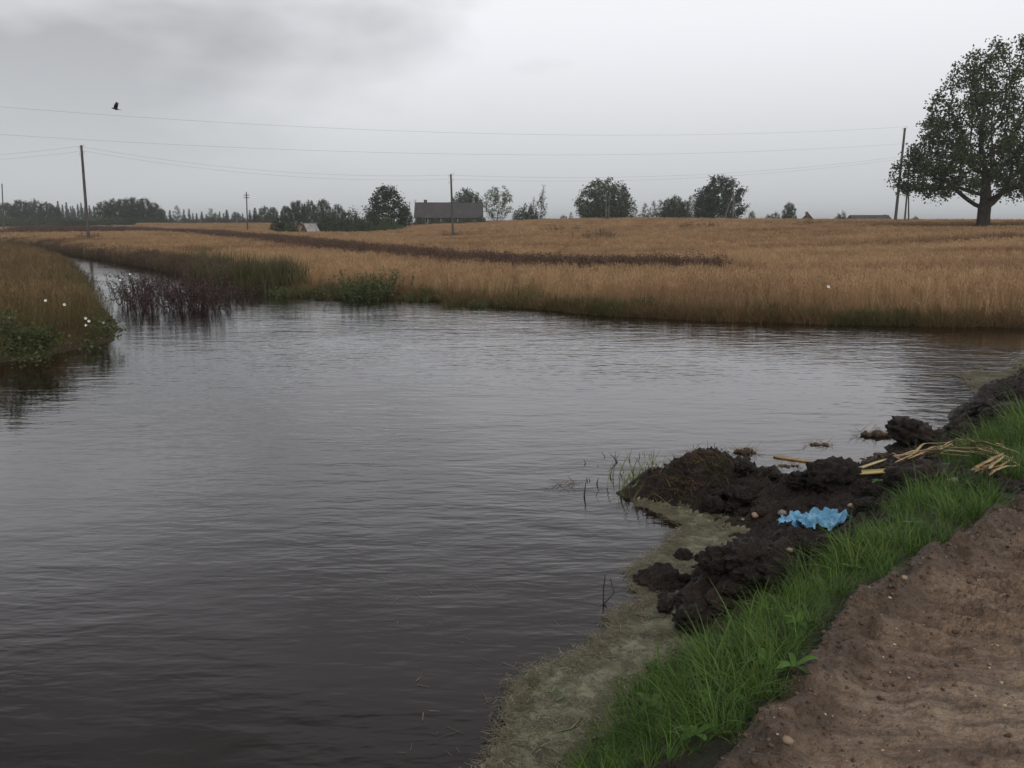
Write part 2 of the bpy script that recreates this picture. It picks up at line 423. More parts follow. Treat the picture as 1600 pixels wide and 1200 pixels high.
def water_mat():
    m, t, b, o = mat_new('brown_flood_water')
    c = geopos(t)
    b.inputs['Base Color'].default_value = (0.0075, 0.0036, 0.0022, 1)
    b.inputs['Roughness'].default_value = 0.035
    b.inputs['IOR'].default_value = 1.47
    b.inputs['Specular IOR Level'].default_value = 0.5
    # wind ripples: short crests lying across the wind, calmer in the lee of the mound and the left shore
    def layer(scale, rot, sx, sy, det, d=0.3):
        mp_ = node(t, 'ShaderNodeMapping', {'Vector': c, 'Rotation': (0, 0, rot), 'Scale': (sx, sy, 1)})
        return noise(t, mp_.outputs[0], scale, det, 0.5, d)
    a = layer(1.0, math.radians(8), 2.6, 7.5, 2)
    d_ = layer(1.0, math.radians(-14), 6.5, 15.0, 2)
    e = layer(1.0, math.radians(4), 1.1, 2.6, 1)
    s = node(t, 'ShaderNodeMath', {0: a, 1: 0.55}, operation='MULTIPLY').outputs[0]
    s2 = node(t, 'ShaderNodeMath', {0: d_, 1: 0.24}, operation='MULTIPLY').outputs[0]
    s3 = node(t, 'ShaderNodeMath', {0: e, 1: 0.8}, operation='MULTIPLY').outputs[0]
    h = node(t, 'ShaderNodeMath', {0: node(t, 'ShaderNodeMath', {0: s, 1: s2}, operation='ADD').outputs[0], 1: s3}, operation='ADD').outputs[0]
    gust = ramp(t, noise(t, c, 0.22, 3, 0.5, 0.4), [(0.32, (0.3, 0.3, 0.3)), (0.62, (1, 1, 1))])
    h = node(t, 'ShaderNodeMath', {0: h, 1: gust}, operation='MULTIPLY').outputs[0]
    b.inputs['Specular Tint'].default_value = (1.0, 0.975, 0.955, 1)
    sp3 = node(t, 'ShaderNodeSeparateXYZ', {0: c}); sx_ = sp3.outputs[0]
    # the waves grow along the wind towards the far shore
    fetch = node(t, 'ShaderNodeMapRange', {0: sp3.outputs[1], 1: 6.0, 2: 19.0, 3: 0.75, 4: 1.9}).outputs[0]
    lee = node(t, 'ShaderNodeMapRange', {0: sx_, 1: -8.0, 2: -2.5, 3: 0.0, 4: 1.0}).outputs[0]
    fl = node(t, 'ShaderNodeMapRange', {0: lee, 1: 0.0, 2: 1.0, 3: 0.5, 4: 1.0}).outputs[0]
    h = node(t, 'ShaderNodeMath', {0: h, 1: node(t, 'ShaderNodeMath', {0: fetch, 1: fl}, operation='MULTIPLY').outputs[0]}, operation='MULTIPLY').outputs[0]
    ro = node(t, 'ShaderNodeMath', {0: lee, 1: gust}, operation='MULTIPLY').outputs[0]
    t.links.new(node(t, 'ShaderNodeMapRange', {0: ro, 1: 0.0, 2: 1.0, 3: 0.04, 4: 0.07}).outputs[0], b.inputs['Roughness'])
    bump(t, h, 1.0, 0.0155, b)
    return m
M['water'] = water_mat()
def scum_mat():
    m, t, b, o = mat_new('floating_scum')
    c = geopos(t)
    col = ramp(t, noise(t, c, 7, 6, 0.65, 0.5), [(0.34, (0.045, 0.042, 0.022)), (0.46, (0.095, 0.088, 0.050)), (0.56, (0.145, 0.155, 0.095)), (0.66, (0.24, 0.225, 0.155))])
    dk = ramp(t, noise(t, c, 4.2, 6, 0.7), [(0.52, (0, 0, 0)), (0.62, (0.9, 0.9, 0.9))])
    col = mixc(t, dk, col, (0.040, 0.033, 0.018))
    fl = ramp(t, noise(t, c, 80, 3, 0.7), [(0.55, (0, 0, 0)), (0.7, (0.7, 0.7, 0.7))])
    col = mixc(t, fl, col, (0.34, 0.30, 0.20))
    at = t.nodes.new('ShaderNodeAttribute'); at.attribute_name = 'rim'
    col = mixc(t, at.outputs['Fac'], col, (0.36, 0.31, 0.215))
    t.links.new(col, b.inputs['Base Color'])
    b.inputs['Roughness'].default_value = 0.55; b.inputs['Specular IOR Level'].default_value = 0.3
    bump(t, noise(t, c, 60, 5, 0.7), 0.9, 0.008, b)
    return m
M['scum'] = scum_mat()
def bag_mat():
    m, t, b, o = mat_new('blue_plastic_film')
    c = objco(t)
    col = ramp(t, noise(t, c, 12, 4), [(0.3, (0.13, 0.36, 0.56)), (0.7, (0.27, 0.54, 0.74))])
    t.links.new(col, b.inputs['Base Color']); b.inputs['Roughness'].default_value = 0.35
    tr = t.nodes.new('ShaderNodeBsdfTranslucent'); t.links.new(col, tr.inputs[0])
    mx_ = t.nodes.new('ShaderNodeMixShader'); mx_.inputs[0].default_value = 0.3
    t.links.new(b.outputs[0], mx_.inputs[1]); t.links.new(tr.outputs[0], mx_.inputs[2]); t.links.new(mx_.outputs[0], o.inputs[0])
    return m
M['bag'] = bag_mat()

# ------------------------------------------------------------------ land and water outlines (metres)
S_PX = [(905, 1150), (955, 1085), (1025, 1022), (1070, 975), (1030, 930), (1090, 885), (1135, 850), (1120, 812), (1040, 788), (980, 772),
        (1010, 748), (1080, 727), (1160, 722), (1235, 745), (1268, 757), (1312, 735), (1390, 702), (1425, 692), (1470, 680), (1500, 650), (1528, 622), (1560, 597), (1600, 566)]
SHORE = [(-9, -16), (-4.2, -6), (-1.6, 0.0), (-0.25, 2.6)] + [P(*q) for q in S_PX] + [(10.2, 15.6), (13, 18.0), (17, 20), (21, 21.5)]
FAR = [(22.5, 24), (17, 20.6), (11.2, 18.8), (8.5, 19.0), (5.85, 19.7), (4.47, 20.1), (2.36, 21.2), (0, 23.6), (-1.86, 25.2), (-3.5, 26.3), (-4.7, 26.4), (-7.7, 28.9), (-9.4, 30.3),
       (-13.6, 37), (-22.6, 50.5), (-34, 66), (-70, 112)]
LEFT = [(-73, 109), (-39.5, 67), (-28, 52.5), (-19.5, 39), (-14.0, 28.5), (-10.6, 22.5), (-9.0, 19.6), (-7.6, 16.4), (-8.0, 14.0), (-9.2, 12.9), (-16, 10.5), (-40, 5)]
WATER = SHORE + FAR + LEFT + [(-42, -16)]
ROAD_PX = [(1130, 1200), (1220, 1090), (1270, 1030), (1310, 970), (1330, 950), (1410, 900), (1450, 880), (1520, 830), (1560, 800), (1600, 786)]
ROAD_EDGE = [(-9, -11), (-1.6, -0.2), (-0.3, 1.3)] + [P(*q, 0.6) for q in ROAD_PX] + [(4.6, 6.4), (7.8, 9.9), (12.5, 14.6), (22, 23)]
ROAD = ROAD_EDGE + [(34, 20), (0, -16)]
NEARLAND = SHORE + [(40, 22), (40, -20), (-9, -20)]
FARX = np.array([p[0] for p in FAR][::-1]); FARY = np.array([p[1] for p in FAR][::-1])

# mounds of dug-out peat: x, y, radius along x, radius along y, height
MOUNDS = [(*P(1105, 742, 0.12), 0.40, 0.32, 0.22), (*P(1030, 762, 0.05), 0.28, 0.2, 0.12), (*P(1165, 760, 0.15), 0.40, 0.36, 0.12), (*P(1235, 775, 0.15), 0.4, 0.3, 0.05),
          (*P(1310, 770, 0.15), 0.25, 0.2, 0.12), (*P(1360, 775, 0.15), 0.3, 0.2, 0.05), (*P(1445, 757, 0.2), 0.25, 0.2, 0.09), (*P(1170, 880, 0.15), 0.25, 0.2, 0.16), (*P(1230, 885, 0.2), 0.25, 0.22, 0.13),
          (*P(1110, 935, 0.1), 0.3, 0.22, 0.14), (*P(1180, 925, 0.15), 0.3, 0.2, 0.09), (*P(1420, 685, 0.1), 0.2, 0.15, 0.10), (*P(1515, 670, 0.1), 0.35, 0.25, 0.12), (*P(1570, 630, 0.15), 0.6, 0.45, 0.16),
          (*P(1600, 590, 0.2), 0.7, 0.5, 0.12)]
GRASS1 = [P(q[0], q[1], q[2]) for q in [(870, 1260, .1), (895, 1170, .12), (940, 1090, .12), (1005, 1028, .16), (1075, 985, .25), (1190, 950, .3), (1265, 905, .32), (1345, 868, .36), (1395, 830, .4), (1370, 800, .38), (1425, 775, .4), (1490, 768, .42), (1545, 772, .5),
          (1570, 795, .6), (1520, 832, .6), (1450, 882, .6), (1410, 902, .6), (1332, 952, .6), (1310, 972, .6), (1272, 1032, .6), (1222, 1092, .6), (1180, 1150, .6), (1115, 1230, .6)]]
GRASS2 = [P(q[0], q[1], q[2]) for q in [(1440, 735, .25), (1500, 698, .25), (1560, 665, .3), (1640, 630, .3), (1760, 640, .5), (1700, 745, .5), (1605, 780, .55), (1540, 755, .45), (1480, 752, .35)]]

def bank_h(x, y, detail=True):
    """height of the near bank and road"""
    ds = sdist(x, y, NEARLAND)
    dr = np.where(inside(x, y, ROAD), 0.0, poly_dist(x, y, ROAD_EDGE, False))
    t = np.clip(ds, 0, None) / (np.clip(ds, 0, None) + dr + 1e-6)
    h = np.where(ds > 0, 0.6 * (0.25 * t + 0.75 * t * t * (3 - 2 * t)), np.maximum(ds * 0.45, -0.6))
    h = h + 0.02 * np.clip(ds, 0, 1)
    inr = inside(x, y, ROAD)
    dre = poly_dist(x, y, ROAD_EDGE, False)
    m = np.zeros_like(h)
    for (mx0, my0, rx, ry, hh) in MOUNDS:
        q = ((x - mx0) / rx) ** 2 + ((y - my0) / ry) ** 2
        m = m + hh * np.exp(-q)
    h = h + m
    if detail:
        land = sstep(-0.25, 0.15, ds)
        mud = land * (~inr) * sstep(0.0, 0.25, dre) * (1 - 0.75 * np.clip(sstep(-0.05, 0.12, sdist(x, y, GRASS1)) + sstep(-0.05, 0.12, sdist(x, y, GRASS2)), 0, 1))
        wx = x + 0.05 * pn(x * 6, y * 6, 3.3); wy = y + 0.05 * pn(x * 6, y * 6, 8.1)
        h = h + mud * (0.115 * (billow(wx * 3.6, wy * 3.6, 1.0, 3) - 0.55) + 0.055 * (billow(x * 8.5 + 3, y * 8.5, 4.0, 2) - 0.5) + 0.03 * fbm(x * 15, y * 15, 2.0, 4))
        # road: rim pushed up by the wheels, cleat marks across the road, lumps
        rim = np.exp(-((dre - 0.10) / 0.10) ** 2) * inr
        h = h + rim * (0.035 + 0.07 * (0.4 + fbm(x * 7, y * 7, 5.0, 3)))
        along = 0.69 * x + 0.73 * y
        acr = 0.73 * x - 0.69 * y
        ph = along * 1.0 - 0.24 * acr + 0.035 * fbm(x * 2.2, y * 2.2, 7.0, 2)
        cle = np.abs(((ph / 0.105) % 1.0) - 0.5) * 2
        amp = sstep(-0.25, 0.35, fbm(x * 1.3, y * 1.3, 4.0, 2)) * sstep(0.12, 0.35, dre)
        h = h + inr * (0.046 * amp * (sstep(0.25, 0.75, cle) - 0.5) + 0.026 * fbm(x * 4.5, y * 4.5, 6.0, 5) + 0.035 * fbm(x * 0.9, y * 0.9, 9.0, 2))
    return h

# far land: ground height by bearing (photo column) and distance, from the survey of crests and bases
TD = np.array([15, 30, 45, 60, 90, 130, 180, 250, 400, 900, 3000.0])
TC = np.array([-500, 0, 200, 400, 560, 700, 850, 1000, 1200, 1400, 1600, 2100.0])
TZ = np.array([
    [.10, .12, .15, .2, .30, .50, .8, 1.2, 1.5, 2, 2],
    [.10, .12, .15, .2, .30, .50, .8, 1.2, 1.5, 2, 2],
    [.10, .12, .18, .22, .35, .60, 1.2, 1.9, 1.6, 2, 2],
    [.10, .12, .18, .25, .40, .60, 1.2, 1.9, 1.6, 2, 2],
    [.10, .12, .18, .25, .35, .50, .8, 1.2, 1.5, 2, 2],
    [.10, .12, .15, .22, .42, 1.15, 2.0, 1.6, 1.5, 2, 2],
    [.10, .12, .18, .35, .95, 2.15, 2.2, 1.7, 1.5, 2, 2],
    [.10, .14, .24, .50, 1.25, 2.35, 2.2, 1.7, 1.5, 2, 2],
    [.12, .17, .30, .62, 1.42, 2.30, 2.0, 1.6, 1.5, 2, 2],
    [.12, .22, .42, .85, 1.80, 2.15, 1.8, 1.5, 1.5, 2, 2],
    [.12, .26, .55, 1.10, 1.85, 2.0, 1.7, 1.5, 1.5, 2, 2],
    [.12, .26, .55, 1.10, 1.85, 2.0, 1.7, 1.5, 1.5, 2, 2]])
def far_h(x, y):
    d = np.clip(y, 15, 3000)
    c = np.clip(800 + 1373 * x / np.maximum(y, 5), TC[0], TC[-1])
    li = np.log(d)
    fi = np.interp(li, np.log(TD), np.arange(len(TD)))
    ci = np.interp(c, TC, np.arange(len(TC)))
    i0 = np.clip(fi.astype(int), 0, len(TD) - 2); j0 = np.clip(ci.astype(int), 0, len(TC) - 2)
    s = lambda t: t * t * (3 - 2 * t) * 0.5 + t * 0.5
    a, b = fi - i0, s(ci - j0)
    z = (TZ[j0, i0] * (1 - a) + TZ[j0, i0 + 1] * a) * (1 - b) + (TZ[j0 + 1, i0] * (1 - a) + TZ[j0 + 1, i0 + 1] * a) * b
    return z
def ground_h(x, y):
    x = np.asarray(x, float); y = np.asarray(y, float)
    w = -sdist(x, y, WATER)                      # positive on land
    near = inside(x, y, NEARLAND) & ~(y > np.interp(x, FARX, FARY))
    z = far_h(x, y)
    und = np.clip((y - 25) / 60, 0, 1) * 0.12 * fbm(x * 0.035, y * 0.035, 2.0, 3)
    z = z + und
    land = np.where(w > 0, np.minimum(z, 0.02 + w * 0.22 + 0.0 * z) * (w < 3) + np.where(w >= 3, np.minimum(z, 0.68 + (w - 3) * 0.3), 0), np.maximum(w * 0.35, -0.9))
    nb = bank_h(x, y, False)
    return np.where(near, nb - 0.25, land)

# ------------------------------------------------------------------ the ground sheet
N = 430
tt = np.linspace(-1, 1, N)
gx = 1.9 * np.sinh(8 * tt)
gy = 26 + 1.9 * np.sinh(8 * tt)
X, Y = np.meshgrid(gx, gy)
Z = ground_h(X.ravel(), Y.ravel())
V = np.stack([X.ravel(), Y.ravel(), Z], 1)
i = np.arange(N - 1)
I, J = np.meshgrid(i, i)
q = (J * N + I).ravel()
quads = np.stack([q, q + 1, q + N + 1, q + N], 1)
obj('ground', mesh_np('ground', V, quads, True), M['ground'], kind='structure', label='low farmland around the flooded ditch', cat='ground')

# ------------------------------------------------------------------ near bank and road (one height field, two surfaces meeting at the road edge)
gx = np.arange(-2.2, 13.0, 0.026)
gy = [0.2]
while gy[-1] < 19.5:
    gy.append(gy[-1] + np.interp(gy[-1], [0, 5, 9, 14, 20], [0.020, 0.022, 0.034, 0.055, 0.09]))
gy = np.array(gy)
X, Y = np.meshgrid(gx, gy)
xf, yf = X.ravel(), Y.ravel()
ds_b = sdist(xf, yf, NEARLAND); dre_b = poly_dist(xf, yf, ROAD_EDGE, False); inr_b = inside(xf, yf, ROAD)
Z = bank_h(xf, yf)
nx, ny = len(gx), len(gy)
I, J = np.meshgrid(np.arange(nx - 1), np.arange(ny - 1))
q = (J * nx + I).ravel()
quads = np.stack([q, q + 1, q + nx + 1, q + nx], 1)
cen = quads[:, 0]
keep = (ds_b[cen] > -0.9) & ((~inr_b[cen]) | (dre_b[cen] < 4.5))
quads = quads[keep]; cen = quads[:, 0]
sod = np.clip(sstep(-0.06, 0.12, sdist(xf, yf, GRASS1) + 0.05 * pn(xf * 7, yf * 7)) + sstep(-0.06, 0.12, sdist(xf, yf, GRASS2)), 0, 1) * 0.85
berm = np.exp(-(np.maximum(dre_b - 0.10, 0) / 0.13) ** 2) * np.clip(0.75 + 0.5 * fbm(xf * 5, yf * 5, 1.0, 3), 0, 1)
def sub_sheet(name, sel, mat, attr, vals, label, cat):
    fq = quads[sel]
    u, inv = np.unique(fq, return_inverse=True)
    me = mesh_np(name, np.stack([xf[u], yf[u], Z[u]], 1), inv.reshape(-1, 4), True)
    a = me.attributes.new(attr, 'FLOAT', 'POINT'); a.data.foreach_set('value', vals[u].astype(np.float32))
    return obj(name, me, mat, kind='structure', label=label, cat=cat)
sub_sheet('muddy_bank', ~inr_b[cen], M['mud'], 'sod', sod, 'dug-up peat bank between the dirt road and the water', 'bank')
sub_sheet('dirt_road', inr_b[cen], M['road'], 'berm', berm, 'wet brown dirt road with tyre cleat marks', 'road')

def on_bank(px, py, tmax=40):                 # survey: where a sight line meets the bank
    a, b, c = ray(px, py)
    t = np.linspace(1.5, tmax, 1400)
    h = np.maximum(bank_h(a * t, b * t), 0.0)
    z = EYE + c * t
    k = int(np.argmax(z <= h))
    return np.array([a * t[k], b * t[k], h[k]])

# ------------------------------------------------------------------ water
wx = np.array([-80, -45, -20, -8, 0, 8, 18, 30.0]); wy = np.array([-20, -5, 0, 5, 10, 20, 35, 60, 90, 118.0])
X, Y = np.meshgrid(wx, wy)
nx = len(wx)
I, J = np.meshgrid(np.arange(len(wx) - 1), np.arange(len(wy) - 1)); q = (J * nx + I).ravel()
obj('flood_water', mesh_np('flood_water', np.stack([X.ravel(), Y.ravel(), 0 * X.ravel()], 1), np.stack([q, q + 1, q + nx + 1, q + nx], 1), True), M['water'],
    kind='structure', label='dark brown flood water with wind ripples', cat='water')

# ------------------------------------------------------------------ floating scum along the shore
def scum(name, poly, edge, label, seed, over=0.35):
    b0 = np.array(poly).min(0) - 0.2; b1 = np.array(poly).max(0) + 0.2
    g = 0.02 if (b1 - b0).max() < 6 else 0.035
    gx = np.arange(b0[0], b1[0], g); gy = np.arange(b0[1], b1[1], g)
    X, Y = np.meshgrid(gx, gy); x, y = X.ravel(), Y.ravel()
    d = sdist(x, y, poly) + edge * fbm(x * 3.2 + seed, y * 3.2, 1.0, 4)
    h = bank_h(x, y)
    z = np.maximum(0.006 + 0.006 * np.clip(fbm(x * 9, y * 9, 3.0, 3) + 0.5, 0, 2), h + 0.004)
    nx = len(gx); I, J = np.meshgrid(np.arange(nx - 1), np.arange(len(gy) - 1)); q = (J * nx + I).ravel()
    qd = np.stack([q, q + 1, q + nx + 1, q + nx], 1)
    ok = (d > 0)[qd].all(1) & (h < np.interp(y, [4.5, 5.0], [0.10, 0.035]))[qd].all(1)
    fq = qd[ok]; u, inv = np.unique(fq, return_inverse=True)
    me = mesh_np(name, np.stack([x[u], y[u], z[u]], 1), inv.reshape(-1, 4), True)
    rim = np.exp(-(d / 0.045) ** 2) * (0.35 + 0.65 * sstep(-0.3, 0.5, fbm(x * 2.5, y * 2.5, 6.0, 2)))
    a = me.attributes.new('rim', 'FLOAT', 'POINT'); a.data.foreach_set('value', rim[u].astype(np.float32))
    obj(name, me, M['scum'], label=label, cat='scum', kind='stuff')
    w = np.where(ok)[0]
    c = qd[w, 0]
    return x[c], y[c], z[c], d[c]
SC1 = [P(*q) for q in [(735, 1215), (772, 1150), (792, 1070), (850, 1038), (905, 1012), (945, 985), (955, 962), (988, 935), (985, 892), (1008, 872), (1050, 848), (1056, 822), (1022, 802), (972, 780),
                       (1000, 768), (1090, 785), (1160, 810), (1180, 850), (1110, 900), (1090, 960), (1120, 1000), (1000, 1080), (960, 1160), (900, 1240)]]
SC2 = [P(*q) for q in [(1508, 585), (1530, 575), (1562, 588), (1580, 575), (1600, 560), (1630, 560), (1600, 590), (1560, 618), (1530, 622)]]
sx1 = scum('floating_scum', SC1, 0.07, 'pale green and straw coloured scum floating along the near muddy shore', 0.0)
sx2 = scum('floating_scum', SC2, 0.12, 'pale scum patch floating beside the far end of the muddy bank', 5.0)

# ------------------------------------------------------------------ scattering of uncountable plants
def scatter(name, variants, pts, rz, scl, tint, mat, label, cat, tilt=0.12):
    n = len(pts)
    me = bpy.data.meshes.new(name)
    me.vertices.add(n); me.vertices.foreach_set('co', np.asarray(pts, np.float32).ravel())
    rot = np.stack([rng.normal(0, tilt, n), rng.normal(0, tilt, n), rz], 1).astype(np.float32)
    me.attributes.new('rot', 'FLOAT_VECTOR', 'POINT').data.foreach_set('vector', rot.ravel())
    scl = np.asarray(scl, np.float32)
    if scl.ndim == 1: scl = np.stack([scl] * 3, 1)
    me.attributes.new('scl', 'FLOAT_VECTOR', 'POINT').data.foreach_set('vector', scl.ravel())
    me.attributes.new('tint', 'FLOAT', 'POINT').data.foreach_set('value', np.asarray(tint, np.float32))
    me.attributes.new('vid', 'INT', 'POINT').data.foreach_set('value', rng.integers(0, len(variants), n).astype(np.int32))
    col = bpy.data.collections.new(name + '_tufts')
    for v in variants:
        if len(v.materials) == 0: v.materials.append(mat)
        o = bpy.data.objects.new(v.name, v); col.objects.link(o)
    ng = bpy.data.node_groups.new(name + '_scatter', 'GeometryNodeTree')
    ng.interface.new_socket('Geometry', in_out='INPUT', socket_type='NodeSocketGeometry')
    ng.interface.new_socket('Geometry', in_out='OUTPUT', socket_type='NodeSocketGeometry')
    gi = ng.nodes.new('NodeGroupInput'); go = ng.nodes.new('NodeGroupOutput')
    ip = ng.nodes.new('GeometryNodeInstanceOnPoints')
    ci = ng.nodes.new('GeometryNodeCollectionInfo'); ci.inputs['Collection'].default_value = col
    ci.inputs['Separate Children'].default_value = True; ci.inputs['Reset Children'].default_value = True
    def at(nm, ty):
        a = ng.nodes.new('GeometryNodeInputNamedAttribute'); a.data_type = ty; a.inputs['Name'].default_value = nm
        return a.outputs['Attribute']
    er = ng.nodes.new('FunctionNodeEulerToRotation')
    l = ng.links.new
    l(at('rot', 'FLOAT_VECTOR'), er.inputs[0])
    l(gi.outputs[0], ip.inputs['Points']); l(ci.outputs[0], ip.inputs['Instance'])
    ip.inputs['Pick Instance'].default_value = True
    l(at('vid', 'INT'), ip.inputs['Instance Index'])
    l(er.outputs[0], ip.inputs['Rotation']); l(at('scl', 'FLOAT_VECTOR'), ip.inputs['Scale'])
    l(ip.outputs[0], go.inputs[0])
    o = obj(name, me, None, label=label, cat=cat, kind='stuff')
    md = o.modifiers.new('scatter', 'NODES'); md.node_group = ng
    return o
def wheat_tuft(name, n, rad, h, wst, wear, seed, nod=0.5):
    r = np.random.default_rng(seed)
    mb = MB()
    a = r.uniform(0, 2 * np.pi, n); q = rad * np.sqrt(r.uniform(0, 1, n))
    base = np.stack([q * np.cos(a), q * np.sin(a), np.full(n, -0.03)], 1)
    az = r.normal(0.4, 1.2, n)
    ln = h * r.uniform(0.78, 1.08, n)
    lean = r.uniform(0.0, 0.16, n); cur = r.uniform(0.05, 0.35, n)
    V, Fc = ribbons(base, az, ln, np.full(n, wst), lean, cur, 2, 0.8, r)
    mb.add(V, Fc)
    k = 3 * 2
    tip = V.reshape(n, k, 3)[:, -2:].mean(1)
    V2, F2 = ribbons(tip - np.array([0, 0, 0.01]), az, np.full(n, 0.105) * r.uniform(0.8, 1.2, n), np.full(n, wear), lean + cur + 0.15, r.uniform(0.2, nod * 2.2, n), 2, 0.35, r)
    mb.add(V2, F2)
    # a few dry leaves
    m = max(2, n // 2)
    pick = r.integers(0, n, m); f = r.uniform(0.25, 0.7, m)
    mid = base[pick] * (1 - f)[:, None] + tip[pick] * f[:, None]
    V3, F3 = ribbons(mid, r.uniform(0, 6.28, m), r.uniform(0.12, 0.25, m), np.full(m, wst * 1.3), r.uniform(0.4, 0.9, m), r.uniform(0.6, 1.6, m), 2, 0.2, r)
    mb.add(V3, F3)
    return mb.mesh(name)
def grass_tuft(name, n, rad, h, w, seed, lean=(0.05, 0.5), cur=(0.3, 1.4), segs=4, taper=0.1):
    r = np.random.default_rng(seed)
    a = r.uniform(0, 2 * np.pi, n); q = rad * np.sqrt(r.uniform(0, 1, n))
    base = np.stack([q * np.cos(a), q * np.sin(a), np.full(n, -0.02)], 1)
    az = a + r.normal(0, 0.8, n)
    V, Fc = ribbons(base, az, h * r.uniform(0.45, 1.1, n), w * r.uniform(0.7, 1.3, n), r.uniform(*lean, n), r.uniform(*cur, n), segs, taper, r)
    return MB().add(V, Fc).mesh(name)
def weed_tuft(name, n, rad, h, seed, leaf=0.06, nl=14, seedhead=True):
    r = np.random.default_rng(seed); mb = MB()
    a = r.uniform(0, 2 * np.pi, n); q = rad * np.sqrt(r.uniform(0, 1, n))
    base = np.stack([q * np.cos(a), q * np.sin(a), np.full(n, -0.03)], 1)
    az = a + r.normal(0, 0.9, n); ln = h * r.uniform(0.6, 1.1, n)
    lean = r.uniform(0.0, 0.3, n); cur = r.uniform(-0.1, 0.4, n)
    V, Fc = ribbons(base, az, ln, np.full(n, 0.012), lean, cur, 3, 0.6, r)
    mb.add(V, Fc)
    VV = V.reshape(n, 8, 3)
    pick = r.integers(0, n, n * nl); s = r.uniform(0.25, 1, n * nl)
    k = np.clip((s * 3).astype(int), 0, 2); fr = s * 3 - k
    p0 = VV[pick, k * 2]; p1 = VV[pick, np.clip(k * 2 + 2, 0, 6)]
    c = p0 * (1 - fr)[:, None] + p1 * fr[:, None] + r.normal(0, leaf * 0.55, (n * nl, 3))
    mb.add(*leaf_quads(c, leaf * r.uniform(0.5, 1.2, n * nl), r))
    return mb.mesh(name)

def sample(n, x0, x1, y0, y1):
    return rng.uniform(x0, x1, n), rng.uniform(y0, y1, n)
def field_ok(x, y):
    return (y > np.interp(x, FARX, FARY)) & (x > -75 - y) 
STRIP = [(6.6, 30.4), (1.2, 32.5), (-2.4, 37), (-10, 51), (-24, 82), (-45, 118), (-68, 150), (-100, 180)]
TRACK1 = [PD(1600, 392, 52)[:2], PD(1520, 392, 52)[:2], PD(1440, 397, 49)[:2]]
TRACK2 = [PD(1600, 378, 62)[:2], PD(1560, 372, 66)[:2], PD(1500, 371, 66)[:2]]
def in_view(x, y, m=1.25):
    return np.abs(x) < (0.60 * y + 3) * m
def wheat_height(x, y):
    """standing wheat with lodged hollows"""
    l = fbm(x * 0.10, y * 0.16, 5.0, 3)
    lod = sstep(0.30, 0.65, l) * sstep(32, 45, y) * 0.55
    lx, ly = PD(1305, 388, 50)[:2]
    lod = np.maximum(lod, 0.6 * np.exp(-((x - lx) / 4.5) ** 2 - ((y - ly) / 3.0) ** 2) * (0.5 + fbm(x * 0.7, y * 0.7, 2.0, 2)))
    tr = np.minimum(poly_dist(x, y, TRACK1, False), poly_dist(x, y, TRACK2, False))
    lod = np.maximum(lod, 0.65 * np.exp(-(tr / 0.7) ** 2))
    lod = np.maximum(lod, 0.5 * np.exp(-(((x - 39.6) ** 2 + (y - 75) ** 2) / 16)))
    return 1 - np.clip(lod, 0, 0.8), lod
zones = [('near', 17.5, 46, 26, 0.12, 14, 0.006, 0.014), ('middle', 46, 85, 7.5, 0.3, 22, 0.012, 0.026), ('far', 85, 235, 1.9, 0.75, 34, 0.026, 0.055)]
